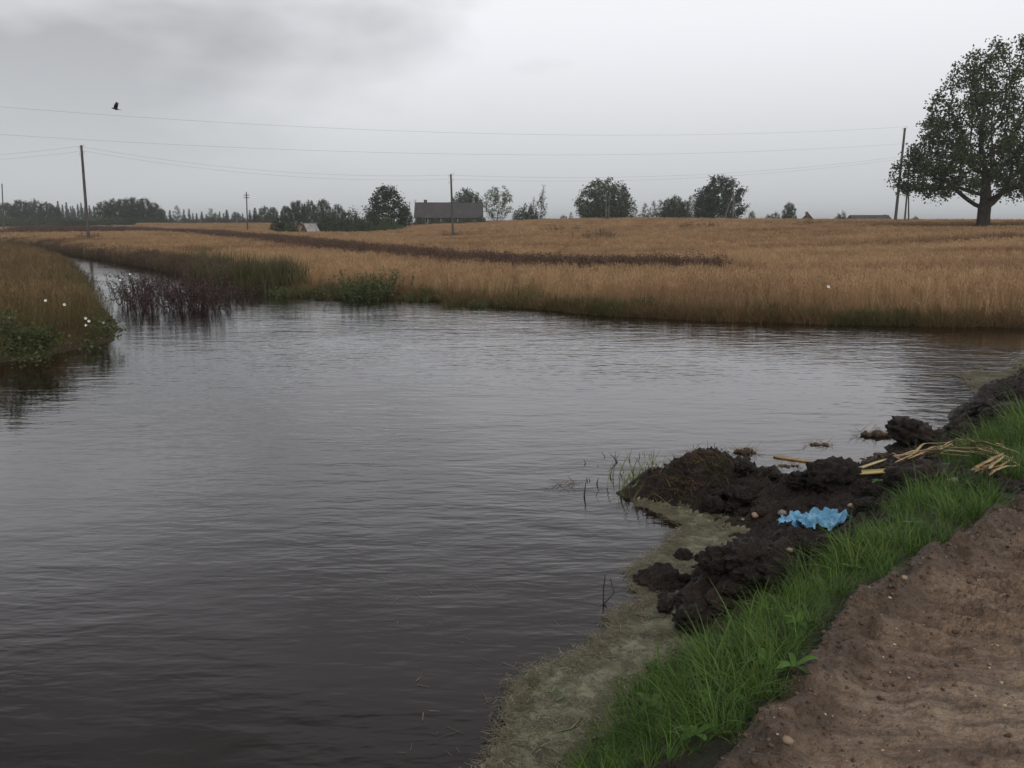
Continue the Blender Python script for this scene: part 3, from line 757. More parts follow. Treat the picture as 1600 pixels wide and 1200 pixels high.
for k, (nm, y0, y1, dens, rad, ns, ws, we) in enumerate(zones):
    half = 0.62 * y1 * 1.22 + 3
    n = int(dens * 2 * half * (y1 - y0))
    x, y = sample(n, -half, half, y0, y1)
    w = -sdist(x, y, WATER)
    ok = field_ok(x, y) & in_view(x, y) & (w > 0.0 + 0.35 * fbm(x * 0.8, y * 0.8, 1.0, 2))
    ds_ = poly_dist(x, y, STRIP, False)
    wid = 1.2 + 0.012 * y
    ok &= ds_ > wid * (0.7 + 0.5 * fbm(x * 0.3, y * 0.3, 4.0, 2))
    ok &= ((x - 39.6) ** 2 + (y - 75) ** 2) > 2.0
    # the far-left ground beyond the wheat is rough pasture and bushes
    px = 800 + 1373 * x / y
    ok &= ~((px < 215) & (y > 118)) & ~((px > 425) & (px < 645) & (y > 108 + 0.12 * (px - 425)))
    x, y = x[ok], y[ok]; w = w[ok]; ds_ = ds_[ok]
    hh, lod = wheat_height(x, y)
    z = ground_h(x, y)
    edge = np.exp(-np.maximum(w - 0.4, 0) / 1.6) * (y < 46)
    gp = sstep(0.05, 0.5, fbm(x * 0.55, y * 0.55, 9.0, 3))
    tint = np.clip(0.75 * lod + 1.0 * np.clip(fbm(x * 0.07, y * 0.16, 3.0, 4) , 0, 1) + 0.55 * np.exp(-np.maximum(ds_ - 1.3, 0) / 1.2), 0, 1)
    sc = 0.86 * rng.uniform(0.85, 1.12, len(x)) * (1 - 0.25 * edge)
    sc3 = np.stack([sc * (1 + 0.5 * lod), sc * (1 + 0.5 * lod), sc * hh], 1)
    var = [wheat_tuft('wheat_tuft', ns, rad, 0.80, ws, we, 100 + 10 * k + j) for j in range(4)]
    gsel = (edge * (0.45 + 0.8 * gp) > rng.uniform(0.25, 1.0, len(x))) if nm == 'near' else np.zeros(len(x), bool)
    pts = np.stack([x, y, z], 1); rz = rng.normal(0, 0.7, len(x))
    scatter('wheat_field', var, pts[~gsel], rz[~gsel], sc3[~gsel], tint[~gsel], M['wheat'],
            {'near': 'ripe wheat standing along the far shore of the water', 'middle': 'ripe wheat on the rising middle of the field, partly lodged', 'far': 'distant ripe wheat up to the crest of the field'}[nm], 'wheat')
    if gsel.any():
        var = [wheat_tuft('weedy_wheat_tuft', 12, 0.14, 0.62, 0.010, 0.014, 140 + j) for j in range(3)] + [weed_tuft('low_weed_tuft', 6, 0.16, 0.42, 150 + j, 0.06, 14) for j in range(2)]
        scatter('weedy_wheat', var, pts[gsel], rz[gsel], sc3[gsel] * 0.9, (gp * rng.uniform(0, 1, len(x)))[gsel], M['wheat_green'], 'green weeds mixed into the wheat at the far water edge', 'weeds')

n = 9000
s_ = rng.uniform(0, 1, n); fl = np.array(FAR[1:14]); sg = np.linalg.norm(np.diff(fl, axis=0), axis=1); cu = np.concatenate([[0], np.cumsum(sg)])
x = np.interp(s_ * cu[-1], cu, fl[:, 0]) + rng.normal(0, 0.3, n); y = np.interp(s_ * cu[-1], cu, fl[:, 1]) + rng.normal(0, 0.3, n)
w = -sdist(x, y, WATER); k = (w > -0.22 + 0.2 * fbm(x * 1.2, y * 1.2, 3.0, 2)) & (w < 0.6); x, y, w = x[k], y[k], w[k]
var = [grass_tuft('shore_grass_tuft', 16, 0.12, 0.42, 0.010, 180 + j, (0.05, 0.7), (0.2, 1.4)) for j in range(3)]
scatter('shore_grass', var, np.stack([x, y, np.maximum(ground_h(x, y), -0.02)], 1), rng.uniform(0, 6.28, len(x)), rng.uniform(0.5, 1.15, len(x)), np.clip(fbm(x * 0.7, y * 0.7, 4.0, 2) * 1.2 + 0.25, 0, 1), M['dry_grass'], 'trampled brown grass fringe at the far waterline', 'grass', 0.3)
# grass headland on the left shore
LB = LEFT
lpoly = [(-75, 109)] + LEFT[1:] + [(-60, 5), (-110, 109)]
n = 60000
x, y = sample(n, -48, -7, 9, 75)
dl = sdist(x, y, lpoly)
ok = (dl > 0.15) & in_view(x, y, 1.3) & (rng.uniform(0, 1, n) < np.interp(y, [12, 26, 40, 75], [1, 1, 0.5, 0.3]))
x, y, dl = x[ok], y[ok], dl[ok]
z = np.minimum(ground_h(x, y), 0.30)
e = np.exp(-np.maximum(dl - 0.2, 0) / 0.6)
var = [wheat_tuft('dry_grass_tuft', 20, 0.15, 0.95, 0.007, 0.012, 200 + j, 0.8) for j in range(4)] + [grass_tuft('long_grass_tuft', 24, 0.12, 0.75, 0.009, 205 + j, (0, 0.35), (0.2, 1.0)) for j in range(2)]
sc = rng.uniform(0.72, 1.05, len(x)) * (1 - 0.35 * e) * (1 + 0.12 * fbm(x * 0.5, y * 0.5, 2.0, 2))
scatter('dry_grass', var, np.stack([x, y, z], 1), rng.uniform(0, 6.28, len(x)), sc, np.clip(0.75 * e + 0.25 * fbm(x * 0.4, y * 0.4, 7.0, 2), 0, 0.9), M['dry_grass'],
        'tall brown seeding grass on the left headland', 'grass')

# dark weeds: along the ditch strip and the channel banks
px_, py_, sc_, ti_ = [], [], [], []
def along(line, n, wfun, h0, h1, tn=0.0):
    line = np.array(line); seg = np.linalg.norm(np.diff(line, axis=0), axis=1); cum = np.concatenate([[0], np.cumsum(seg)])
    # denser where the line is near
    s = rng.uniform(0, cum[-1], n * 3)
    lx = np.interp(s, cum, line[:, 0]); ly = np.interp(s, cum, line[:, 1])
    p = np.clip(22.0 / ly, 0.05, 1) ; k = rng.uniform(0, 1, len(s)) < p * 1.2
    lx, ly = lx[k], ly[k]
    w = wfun(ly)
    x = lx + rng.normal(0, 1, len(lx)) * w * 0.8; y = ly + rng.normal(0, 1, len(lx)) * w * 0.8
    px_.append(x); py_.append(y); sc_.append(rng.uniform(h0, h1, len(x))); ti_.append(np.clip(rng.uniform(0, tn + 0.05, len(x)), 0, 1))
along(STRIP, 8000, lambda y: 0.6 + 0.006 * y, 0.6, 1.05)
along([(-9.8, 31.2), (-13.8, 38), (-22.8, 51.5), (-34.4, 67), (-70, 113)], 4200, lambda y: 0.30 + 0.006 * y, 0.35, 0.75, 0.5)
along([(-72, 106), (-39.8, 66), (-28.6, 51.5), (-20, 38.4), (-14.4, 28.2)], 2600, lambda y: 0.2 + 0.004 * y, 0.3, 0.6, 0.4)
along([(-60, 118), (-100, 130), (-150, 170)], 1200, lambda y: 3.0, 0.7, 1.3, 0.3)
x, y, sc, ti = map(np.concatenate, (px_, py_, sc_, ti_))
k = -sdist(x, y, WATER) > -0.25
x, y, sc, ti = x[k], y[k], sc[k], ti[k]
far_s = 1 + np.clip((y - 40) / 60, 0, 1.6)
var = [weed_tuft('dark_weed_tuft', 9, 0.22, 1.0, 300 + j, 0.06, 22) for j in range(4)]
scatter('dark_weeds', var, np.stack([x, y, np.maximum(ground_h(x, y), -0.05)], 1), rng.uniform(0, 6.28, len(x)), np.stack([sc * far_s, sc * far_s, sc], 1), ti, M['dark_weed'],
        'dark brown dead weeds lining the ditch and the channel', 'weeds')

# reeds and green weeds at the corner of the far shore
def blob(n, cx, cy, rx, ry):
    a = rng.normal(0, 0.5, (n, 2)); return cx + a[:, 0] * rx, cy + a[:, 1] * ry
xs, ys = [], []
for (a, b, nn, rx, ry) in [(345, 437, 70, 1.2, 1.0), (390, 448, 90, 1.0, 0.8), (425, 452, 110, 0.9, 0.7), (450, 455, 70, 0.6, 0.6), (300, 425, 60, 1.6, 1.4)]:
    c = P(a, b); x, y = blob(nn, c[0], c[1], rx, ry); xs.append(x); ys.append(y)
x, y = np.concatenate(xs), np.concatenate(ys)
var = [grass_tuft('reed_tuft', 14, 0.10, 1.05, 0.022, 400 + j, (0.0, 0.22), (0.0, 0.5), 4, 0.2) for j in range(3)]
scatter('reeds', var, np.stack([x, y, np.maximum(ground_h(x, y), -0.05)], 1), rng.uniform(0, 6.28, len(x)), rng.uniform(0.6, 1.1, len(x)), rng.uniform(0, 0.6, len(x)), M['reed'],
        'green brown reeds standing in the water at the ditch mouth', 'reeds')
xs, ys = [], []
for (a, b, nn, rx, ry) in [(470, 457, 90, 1.0, 0.55), (505, 460, 110, 1.0, 0.5), (535, 462, 80, 0.7, 0.5), (1010, 484, 18, 0.5, 0.5), (1240, 470, 26, 0.6, 0.6), (1255, 462, 20, 0.4, 0.5), (900, 480, 22, 1.0, 0.5), (760, 474, 30, 1.2, 0.4),
                          (660, 466, 26, 0.9, 0.4), (1190, 492, 14, 0.6, 0.3), (1290, 448, 10, 0.4, 0.3)]:
    c = P(a, b, 0.08); x, y = blob(nn, c[0], c[1], rx, ry); xs.append(x); ys.append(y)
x, y = np.concatenate(xs), np.concatenate(ys)
var = [weed_tuft('green_weed_tuft', 7, 0.16, 0.38, 420, 0.06, 16)] + [grass_tuft('green_grass_tuft', 22, 0.14, 0.45, 0.014, 425 + j, (0.05, 0.5), (0.2, 1.2)) for j in range(3)]
scatter('green_weeds', var, np.stack([x, y, np.maximum(ground_h(x, y), -0.02)], 1), rng.uniform(0, 6.28, len(x)), rng.uniform(0.45, 0.95, len(x)), rng.uniform(0, 0.8, len(x)), M['green_weed'],
        'low green weeds in patches along the far water edge', 'weeds')

# grass on the verge by the road
n = 90000
x, y = sample(n, -1.0, 11, 1.4, 14)
d1 = sdist(x, y, GRASS1) + 0.05 * fbm(x * 5, y * 5, 1.0, 3); d2 = sdist(x, y, GRASS2) + 0.12 * fbm(x * 3, y * 3, 1.0, 3)
ext = sdist(x, y, [(-0.4, 1.2), (0.55, 2.6), (0.05, 3.0), (-0.9, 1.4)])
d = np.maximum(np.maximum(d1, d2), ext)
bare = fbm(x * 2.4, y * 2.4, 6.0, 3)
far_ = (d2 > d1)
dens = np.where(far_, 150, np.interp(y, [2, 5, 7], [420, 360, 280])) / (n / (12 * 12.6))
ok = (d > 0) & (bare < 0.62) & (rng.uniform(0, 1, n) < dens)
x, y, d = x[ok], y[ok], d[ok]
z = bank_h(x, y)
sc = rng.uniform(0.55, 1.1, len(x)) * np.interp(d, [0, 0.15], [0.65, 1.0]) * (0.85 + 0.5 * fbm(x * 2.0, y * 2.0, 3.0, 3)) * np.where(rng.uniform(0, 1, len(x)) < 0.12, 1.45, 1.0) * np.where(d2[ok] > d1[ok], 1.25, 1.0)
var = [grass_tuft('grass_tuft', 13, 0.05, 0.25, 0.0048, 500 + j, (0.05, 0.6), (0.5, 1.9), 5, 0.08) for j in range(6)]
scatter('verge_grass', var, np.stack([x, y, z], 1), rng.uniform(0, 6.28, len(x)), sc, rng.uniform(0, 0.22, len(x)) ** 1 + (rng.uniform(0, 1, len(x)) < 0.04) * 0.6, M['grass'],
        'lush green grass verge between the dirt road and the mud', 'grass', 0.16)

# straw and leaf bits lying in the scum
def bits(name, n, w, l, label, src, bias, seed):
    r = np.random.default_rng(seed)
    x, y, z, d = src
    p = np.exp(-d / bias) + 0.03
    k = r.choice(len(x), n, p=p / p.sum())
    base = np.stack([x[k] + r.normal(0, 0.02, n), y[k] + r.normal(0, 0.02, n), z[k] + r.uniform(0.003, 0.012, n)], 1)
    var = []
    for j in range(5):
        m = 4
        V, Fc = ribbons(r.normal(0, 0.02, (m, 3)) * np.array([1, 1, 0.1]), r.uniform(0, 6.28, m), l * r.uniform(0.4, 1.2, m), w * r.uniform(0.6, 1.3, m), np.full(m, 1.5), r.uniform(-0.1, 0.14, m), 2, 0.6, r)
        var.append(MB().add(V, Fc).mesh('straw_bit'))
    scatter(name, var, base, r.uniform(0, 6.28, n), r.uniform(0.5, 1.3, n), (r.uniform(0, 1, n) < 0.7) * r.uniform(0.2, 1, n), M['straw'], label, 'straw', 0.05)
bits('straw_litter', 4600, 0.0026, 0.048, 'chopped straw drifting in the scum along the near shore', sx1, 0.05, 61)
bits('straw_litter', 1200, 0.006, 0.12, 'chopped straw drifting in the scum patch beside the far bank', sx2, 0.15, 62)

fx = np.array([P(rng.uniform(600, 960), rng.uniform(860, 1195)) for _ in range(46)])
fv = []
for j in range(3):
    V, Fc = ribbons(rng.normal(0, 0.03, (2, 3)) * np.array([1, 1, 0.0]), rng.uniform(0, 6.28, 2), rng.uniform(0.04, 0.11, 2), np.full(2, 0.003), np.full(2, 1.55), rng.uniform(-0.03, 0.05, 2), 3, 0.5)
    fv.append(MB().add(V, Fc).mesh('floating_straw'))
scatter('floating_straws', fv, np.concatenate([fx, np.full((len(fx), 1), 0.004)], 1), rng.uniform(0, 6.28, len(fx)), rng.uniform(0.3, 1.0, len(fx)), rng.uniform(0, 0.6, len(fx)), M['straw'], 'stray straws floating on the dark water off the scum', 'straw', 0.01)

# ------------------------------------------------------------------ trees
def colonize(att, start, step, d_inf, d_kill, iters):
    nodes = [np.array(p, float) for p in start]; par = [-1] + list(range(len(start) - 1))
    pos = np.array(nodes)
    dist = np.full(len(att), 1e9); near = np.zeros(len(att), int)
    d = np.linalg.norm(att[:, None] - pos[None], axis=2); near = d.argmin(1); dist = d.min(1)
    alive = np.ones(len(att), bool)
    seen = set()
    for it in range(iters):
        act = alive & (dist < d_inf)
        if not act.any():
            d_inf *= 1.5
            if d_inf > 60 or not alive.any(): break
            continue
        idx = near[act]; v = att[act] - pos[idx]; v /= np.linalg.norm(v, axis=1)[:, None] + 1e-9
        u, inv = np.unique(idx, return_inverse=True)
        s = np.zeros((len(u), 3)); np.add.at(s, inv, v)
        s += rng.normal(0, 0.12, s.shape)
        s /= np.linalg.norm(s, axis=1)[:, None] + 1e-9
        new = pos[u] + s * step
        ok = np.array([(int(a), round(float(b[0]), 2), round(float(b[1]), 2)) not in seen for a, b in zip(u, s)])
        for a, b in zip(u, s): seen.add((int(a), round(float(b[0]), 2), round(float(b[1]), 2)))
        if not ok.any(): break
        new = new[ok]; n0 = len(pos)
        par += [int(a) for a in u[ok]]
        pos = np.concatenate([pos, new])
        d = np.linalg.norm(att[:, None] - new[None], axis=2)
        m = d.min(1); am = d.argmin(1) + n0
        b = m < dist; near[b] = am[b]; dist[b] = m[b]
        alive &= dist > d_kill
        if len(pos) > 9000: break
    return pos, np.array(par)
def limb_mesh(name, pos, par, tip_r, expo=2.3, thick=1.0, rmax=None):
    n = len(pos); acc = np.zeros(n); kids = np.zeros(n, int)
    for i in range(n - 1, 0, -1):
        if kids[i] == 0: acc[i] += tip_r ** expo
        acc[par[i]] += acc[i]; kids[par[i]] += 1
    rad = np.maximum(acc, tip_r ** expo) ** (1 / expo) * thick
    if rmax: rad = np.minimum(rad, rmax)
    mb = MB()
    i = np.arange(1, n); p = par[1:]
    for lo, hi, sides in ((0, 0.05, 3), (0.05, 9, 7)):
        k = (rad[i] >= lo) & (rad[i] < hi)
        if not k.any(): continue
        a, b = pos[p[k]], pos[i[k]]; ra, rb = np.minimum(rad[p[k]], rad[i[k]] * 1.7), rad[i[k]]
        t = b - a; t /= np.linalg.norm(t, axis=1)[:, None] + 1e-9
        b = b + t * rb[:, None] * 0.35
        ref = np.where(np.abs(t[:, 2:3]) < 0.9, np.array([[0, 0, 1.0]]), np.array([[1.0, 0, 0]]))
        u = np.cross(t, ref); u /= np.linalg.norm(u, axis=1)[:, None]; w = np.cross(t, u)
        an = np.linspace(0, 2 * np.pi, sides, endpoint=False)
        ring = np.cos(an)[None, :, None] * u[:, None] + np.sin(an)[None, :, None] * w[:, None]
        V = np.concatenate([a[:, None] + ring * ra[:, None, None], b[:, None] + ring * rb[:, None, None]], 1).reshape(-1, 3)
        m = len(a); base = (np.arange(m) * 2 * sides)[:, None]; j = np.arange(sides)[None]; j2 = (j + 1) % sides
        mb.add(V, np.stack([base + j, base + j2, base + sides + j2, base + sides + j], -1).reshape(-1, 4))
    return mb.mesh(name, True), rad
def envelope(n, prof, lump=0.25, seed=0, shell=0.35, skew=(0, 0), gap=None):
    """attraction points in a crown: prof = [(height, radius)...]"""
    r = np.random.default_rng(seed)
    zs = np.array([p[0] for p in prof]); rs = np.array([p[1] for p in prof])
    out = []
    while sum(map(len, out)) < n:
        z = r.uniform(zs[0], zs[-1], 4000); R = np.interp(z, zs, rs)
        k = r.uniform(0, 1, 4000) < (R / rs.max()) ** 2
        z, R = z[k], R[k]
        a = r.uniform(0, 2 * np.pi, len(z)); q = r.uniform(0, 1, len(z)) ** shell
        R = R * (1 + lump * pn(np.cos(a) * 1.4 + seed, np.sin(a) * 1.4, z * 2.6 / zs[-1] * 2))
        x, y = q * R * np.cos(a), q * R * np.sin(a)
        if gap:
            g = pn(x * gap[0] + seed, y * gap[0], z * gap[0]); k = g < gap[1]; x, y, z = x[k], y[k], z[k]
        out.append(np.stack([x + skew[0] * (z - zs[0]), y + skew[1] * (z - zs[0]), z], 1))
    return np.concatenate(out)[:n]
def leafy(name, pos, rad, thr, k, sig, size, seed, droop=0.0):
    r = np.random.default_rng(seed)
    tips = pos[rad < thr]
    c = np.repeat(tips, k, 0) + r.normal(0, sig, (len(tips) * k, 3))
    c[:, 2] -= droop * np.abs(r.normal(0, 1, len(c)))
    V, Fc = leaf_quads(c, size * r.uniform(0.6, 1.3, len(c)), r)
    return mesh_np(name, V, Fc)
def decid(seed, prof, n=420, step=0.45, k=12, sig=0.42, size=0.50, gap=None, lump=0.3, bole=2.0, lean=(0, 0), thr=0.042, shell=0.4, droop=0.0, skew=(0, 0)):
    global rng
    rng = np.random.default_rng(seed)
    att = envelope(n, prof, lump, seed, shell, skew, gap)
    st = [(lean[0] * z, lean[1] * z, z) for z in np.arange(-0.3, bole + 0.01, step)]
    pos, par = colonize(att, st, step, 3.2, 0.75, 140)
    tr, rad = limb_mesh('trunk', pos, par, 0.018, 2.25)
    cr = leafy('crown', pos, rad, thr, k, sig, size, seed + 1, droop)
    return tr, cr, prof[-1][0]
def conifer(seed, H=14.0, R=2.6, bare=0.06, gapp=0.25):
    r = np.random.default_rng(seed); mb = MB()
    tube(mb, [(0, 0, -0.3), (0.05, 0, H * 0.5), (0, 0, H)], [0.17, 0.10, 0.02], 6)
    c = []; tb = MB(); tb.v, tb.f, tb.n = mb.v, mb.f, mb.n
    for z in np.arange(H * bare, H * 0.985, 0.42):
        f = 1 - z / H
        Rz = R * (f ** 0.8) * r.uniform(0.75, 1.15) + 0.12
        for b in range(int(5 + 4 * f)):
            if r.uniform() < gapp * 0.5: continue
            a = r.uniform(0, 6.28); L_ = Rz * r.uniform(0.7, 1.1)
            s = np.linspace(0.15, 1, max(2, int(L_ / 0.28)))
            p = np.stack([np.cos(a) * L_ * s, np.sin(a) * L_ * s, z - 0.28 * L_ * s + 0.12 * L_ * s * s], 1)
            c.append(np.repeat(p, 4, 0) + r.normal(0, 0.15, (len(p) * 4, 3)))
    c = np.concatenate(c)
    V, Fc = leaf_quads(c, 0.55 * r.uniform(0.6, 1.2, len(c)), r, 0.35)
    return mb.mesh('trunk', True), mesh_np('crown', V, Fc), H
TREES = {}
ROUND = [(2.0, 1.6), (3.2, 4.0), (6, 4.9), (8.5, 4.4), (10.5, 3.0), (12, 0.8)]
TREES['round0'] = decid(21, ROUND, 460, gap=(0.45, 0.45))
TREES['round1'] = decid(22, [(1.2, 2.2), (3.0, 4.6), (6, 5.0), (8.5, 4.0), (10.8, 2.2), (12, 0.6)], 460, gap=(0.4, 0.5))
TREES['round2'] = decid(23, [(0.8, 3.0), (3.0, 4.4), (6, 4.4), (9, 3.6), (11, 2.4), (12, 0.9)], 480, lump=0.4, k=14)
TREES['open0'] = decid(24, [(1.2, 1.6), (3.0, 3.6), (6, 4.2), (9, 4.0), (11, 2.8), (12, 1.0)], 340, gap=(0.55, 0.28), k=9, sig=0.34, size=0.40)
TREES['wide0'] = decid(25, [(1.0, 3.5), (3.0, 6.0), (6, 6.6), (8.6, 5.4), (10.8, 3.4), (12, 1.0)], 640, gap=(0.42, 0.42), lump=0.35)
TREES['wide1'] = decid(26, [(0.6, 4.4), (3.0, 5.6), (6, 5.6), (9.0, 4.6), (11, 3.0), (12, 0.9)], 620, lump=0.4, k=14)
TREES['birch0'] = decid(27, [(1.0, 1.0), (3.0, 1.9), (6, 1.7), (9, 1.1), (12, 0.25)], 200, step=0.4, k=10, sig=0.28, size=0.34, gap=(0.7, 0.4), skew=(0.06, 0), droop=0.15)
TREES['birch1'] = decid(28, [(1.0, 1.3), (3.0, 2.4), (6, 2.2), (9, 1.4), (12, 0.3)], 230, step=0.4, k=10, sig=0.30, size=0.36, gap=(0.7, 0.4), skew=(0.02, 0), droop=0.15)
TREES['bush0'] = decid(29, [(0.2, 3.2), (1.2, 3.9), (2.6, 3.6), (4.0, 2.4), (5, 0.6)], 330, step=0.4, k=13, sig=0.36, size=0.40, bole=0.4, lump=0.35)
TREES['bush1'] = decid(30, [(0.2, 2.2), (1.2, 2.9), (2.6, 2.9), (4.0, 1.9), (5, 0.5)], 260, step=0.4, k=13, sig=0.36, size=0.40, bole=0.4, lump=0.45)
TREES['bush2'] = decid(31, [(0.2, 4.5), (1.2, 5.3), (2.6, 4.6), (4.0, 2.9), (5, 0.7)], 380, step=0.4, k=13, sig=0.38, size=0.42, bole=0.4, lump=0.45)
TREES['spruce0'] = conifer(32)
TREES['spruce1'] = conifer(33, 14, 2.1, 0.1, 0.5)
TREES['spruce2'] = conifer(34, 14, 3.1, 0.05, 0.3)
WID = {'round0': 9.8, 'round1': 10, 'round2': 9, 'open0': 8.6, 'wide0': 13, 'wide1': 11.4, 'birch0': 4.2, 'birch1': 5, 'bush0': 7.6, 'bush1': 6, 'bush2': 10.4, 'spruce0': 5.2, 'spruce1': 4.2, 'spruce2': 6.2}
MATV = {}
def variant(kind, leafmat):
    key = (kind, leafmat)
    if key not in MATV:
        tr, cr, h = TREES[kind]
        c = cr.copy(); c.materials.clear(); c.materials.append(M[leafmat])
        if len(tr.materials) == 0: tr.materials.append(M['bark'])
        MATV[key] = (tr, c, h)
    return MATV[key]
rt = random.Random(5)
def place_tree(kind, px, ytop, wpx, d, label, cat='tree', group=None, leaf='leaf_dark', name=None, rz=None):
    """a tree whose top and width were surveyed in the photo, standing on the ground at distance d"""
    tr, cr, H0 = variant(kind, leaf)
    x, _, zt = PD(px, ytop, d)
    z0 = float(ground_h(np.array([x]), np.array([d]))[0]) - 0.05
    sz = (zt - z0) / H0
    sxy = (wpx * d / F) / WID[kind]
    nm = name or {'s': 'spruce_tree', 'b': 'birch_tree' if kind.startswith('birch') else 'willow_bush'}.get(kind[0], 'leafy_tree')
    e = obj(nm, None, None, loc=(x, d, z0), rot=(0, 0, rt.uniform(0, 6.28) if rz is None else rz), label=label, cat=cat, group=group)
    e.scale = (sxy, sxy, sz)
    obj('trunk', tr, None, e); obj('crown', cr, None, e)
    return e
GW = 'trees of the dense wood on the left skyline'
for (px, yt, w, d, kd) in [(8, 316, 34, 330, 'round2'), (32, 312, 36, 320, 'wide1'), (52, 310, 30, 340, 'round1'), (72, 316, 34, 325, 'round2'), (-22, 312, 40, 330, 'wide1'), (84, 322, 24, 315, 'round2')]:
    place_tree(kd, px, yt, w, d, 'dark leafy tree of the dense wood at the far left', group=GW)
GC = 'spruces between the two left woods'
for (px, yt, w) in [(90, 313, 11), (97, 319, 9), (103, 315, 10), (110, 322, 8), (116, 325, 9), (121, 318, 9), (126, 316, 10), (132, 322, 9), (139, 320, 9), (146, 321, 10)]:
    place_tree('spruce%d' % rt.randrange(3), px, yt, w, rt.uniform(360, 420), 'small distant spruce in the row between the two leafy woods', group=GC, leaf='needle')
GR = 'trees of the rounded grove'
for (px, yt, w, kd) in [(163, 314, 34, 'round2'), (182, 310, 36, 'wide1'), (203, 308, 38, 'wide1'), (224, 309, 36, 'round2'), (240, 315, 28, 'round1'), (252, 326, 16, 'round2')]:
    place_tree(kd, px, yt, w, rt.uniform(270, 290), 'dark tree of the rounded grove beyond the tall leaning pole', group=GR)
for (px, w, yt) in [(100, 40, 341), (118, 44, 343), (135, 30, 343)]:
    place_tree('bush2', px, yt, w, 250, 'low grey green scrub in front of the small spruces', 'bush', 'low scrub below the spruces', 'leaf_mid')
for (px, w, yt) in [(-15, 40, 338), (12, 36, 337), (38, 38, 338), (62, 36, 338), (84, 30, 339)]:
    place_tree('bush2', px, yt, w, 290, 'dark undergrowth bush along the foot of the dense left wood', 'bush', 'undergrowth of the dense left wood')
for (px, w, yt) in [(160, 36, 339), (184, 38, 338), (208, 38, 338), (232, 36, 339), (252, 28, 341)]:
    place_tree('bush2', px, yt, w, 262, 'dark undergrowth bush along the foot of the rounded grove', 'bush', 'undergrowth of the rounded grove')
for (px, w, yt) in [(268, 24, 340), (288, 22, 339), (306, 24, 341), (326, 26, 339), (346, 24, 340), (362, 20, 341), (384, 24, 340), (404, 28, 338), (424, 26, 338)]:
    place_tree('bush2', px, yt, w, 335, 'low dark bush filling the far row beyond the upper wheat', 'bush', 'low bushes of the far row')
for (px, yt, w) in [(93, 324, 9), (107, 326, 9), (113, 321, 9), (129, 325, 9), (135, 326, 9), (142, 326, 9), (301, 333, 8), (322, 334, 8), (349, 333, 9), (379, 333, 9)]:
    place_tree('spruce%d' % rt.randrange(3), px, yt, w, rt.uniform(400, 440), 'tiny pale spruce at the back of the far tree row', group='tiny spruces at the back of the far rows', leaf='needle')
place_tree('birch1', 276, 318, 18, 340, 'slim pale green tree with two spruces at its right', leaf='leaf_mid')
for (px, yt, w) in [(265, 328, 10), (287, 327, 9), (295, 326, 9)]:
    place_tree('spruce1', px, yt, w, 370, 'small spruce beside the slim pale green tree', group='spruces beside the slim pale tree', leaf='needle')
for (px, yt, w, kd, lf) in [(307, 333, 9, 'spruce1', 'needle'), (315, 330, 10, 'spruce0', 'needle'), (329, 323, 18, 'birch1', 'leaf_mid'), (343, 330, 10, 'spruce2', 'needle'), (354, 327, 12, 'spruce0', 'needle'), (336, 331, 14, 'bush1', 'leaf_mid')]:
    place_tree(kd, px, yt, w, rt.uniform(340, 380), 'far small tree in the thin row beyond the upper wheat field', group='thin far tree row beyond the upper wheat', leaf=lf, name='far_tree')
place_tree('round1', 369, 330, 17, 320, 'small round dark tree beside the slim far pole')
for (px, yt, w, kd) in [(390, 328, 12, 'spruce2'), (398, 324, 14, 'spruce0'), (412, 321, 24, 'round1'), (426, 323, 20, 'round2')]:
    place_tree(kd, px, yt, w, rt.uniform(260, 290), 'dark tree in the clump beside the slim far pole', group='tree clump beside the slim far pole', name='clump_tree')
for (px, yt, w, kd) in [(446, 321, 20, 'round2'), (463, 313, 30, 'wide1'), (483, 312, 28, 'wide0'), (505, 311, 30, 'round2'), (528, 317, 24, 'round1')]:
    place_tree(kd, px, yt, w, rt.uniform(205, 225), 'dark round tree in the row behind the ruined shed', group='trees behind the ruined shed')
for (px, yt, w, d, kd) in [(440, 336, 34, 132, 'bush0'), (512, 332, 42, 150, 'bush2'), (548, 326, 40, 155, 'bush0'), (580, 330, 40, 150, 'bush2'), (530, 341, 44, 140, 'bush2'), (565, 342, 42, 138, 'bush2'), (605, 338, 34, 150, 'bush0'), (500, 346, 26, 132, 'bush1'), (455, 346, 26, 128, 'bush1')]:
    place_tree(kd, px, yt, w, d, 'dark willow bush in the thicket around the ruined shed', 'bush', 'willow thicket around the ruined shed')
place_tree('bush1', 600, 343, 22, 143, 'grey green bush at the right end of the willow thicket', 'bush', leaf='leaf_mid')
for (px, yt, w) in [(545, 352, 40), (620, 349, 30), (590, 352, 36)]:
    place_tree('bush2', px, yt, w, 134, 'low green scrub at the foot of the willow thicket', 'bush', 'scrub at the foot of the thicket', 'leaf_mid')
place_tree('round2', 604, 289, 66, 165, 'big round dark tree left of the long dark roof')
place_tree('round1', 634, 320, 22, 168, 'small tree squeezed between the big round tree and the house', leaf='leaf_mid')
place_tree('round0', 729, 292, 48, 200, 'dark domed tree rising behind the long dark roof')
place_tree('open0', 777, 290, 50, 190, 'light green tree with gaps in its crown beside the house', leaf='leaf_mid')
place_tree('bush0', 822, 319, 40, 205, 'dense dark bush below the wind-bent birch', 'bush')
place_tree('birch0', 845, 286, 24, 200, 'tall thin birch with its tip bent by the wind', leaf='leaf_mid', rz=0.0)
place_tree('birch0', 833, 305, 14, 205, 'shorter thin birch left of the wind-bent birch', leaf='leaf_mid')
place_tree('birch1', 892, 329, 10, 210, 'tiny lone tree beside the broad tree on the crest', leaf='leaf_mid')
place_tree('bush1', 880, 335, 12, 210, 'tiny pale bush on the crest beside the lone tiny tree', 'bush', leaf='leaf_mid')
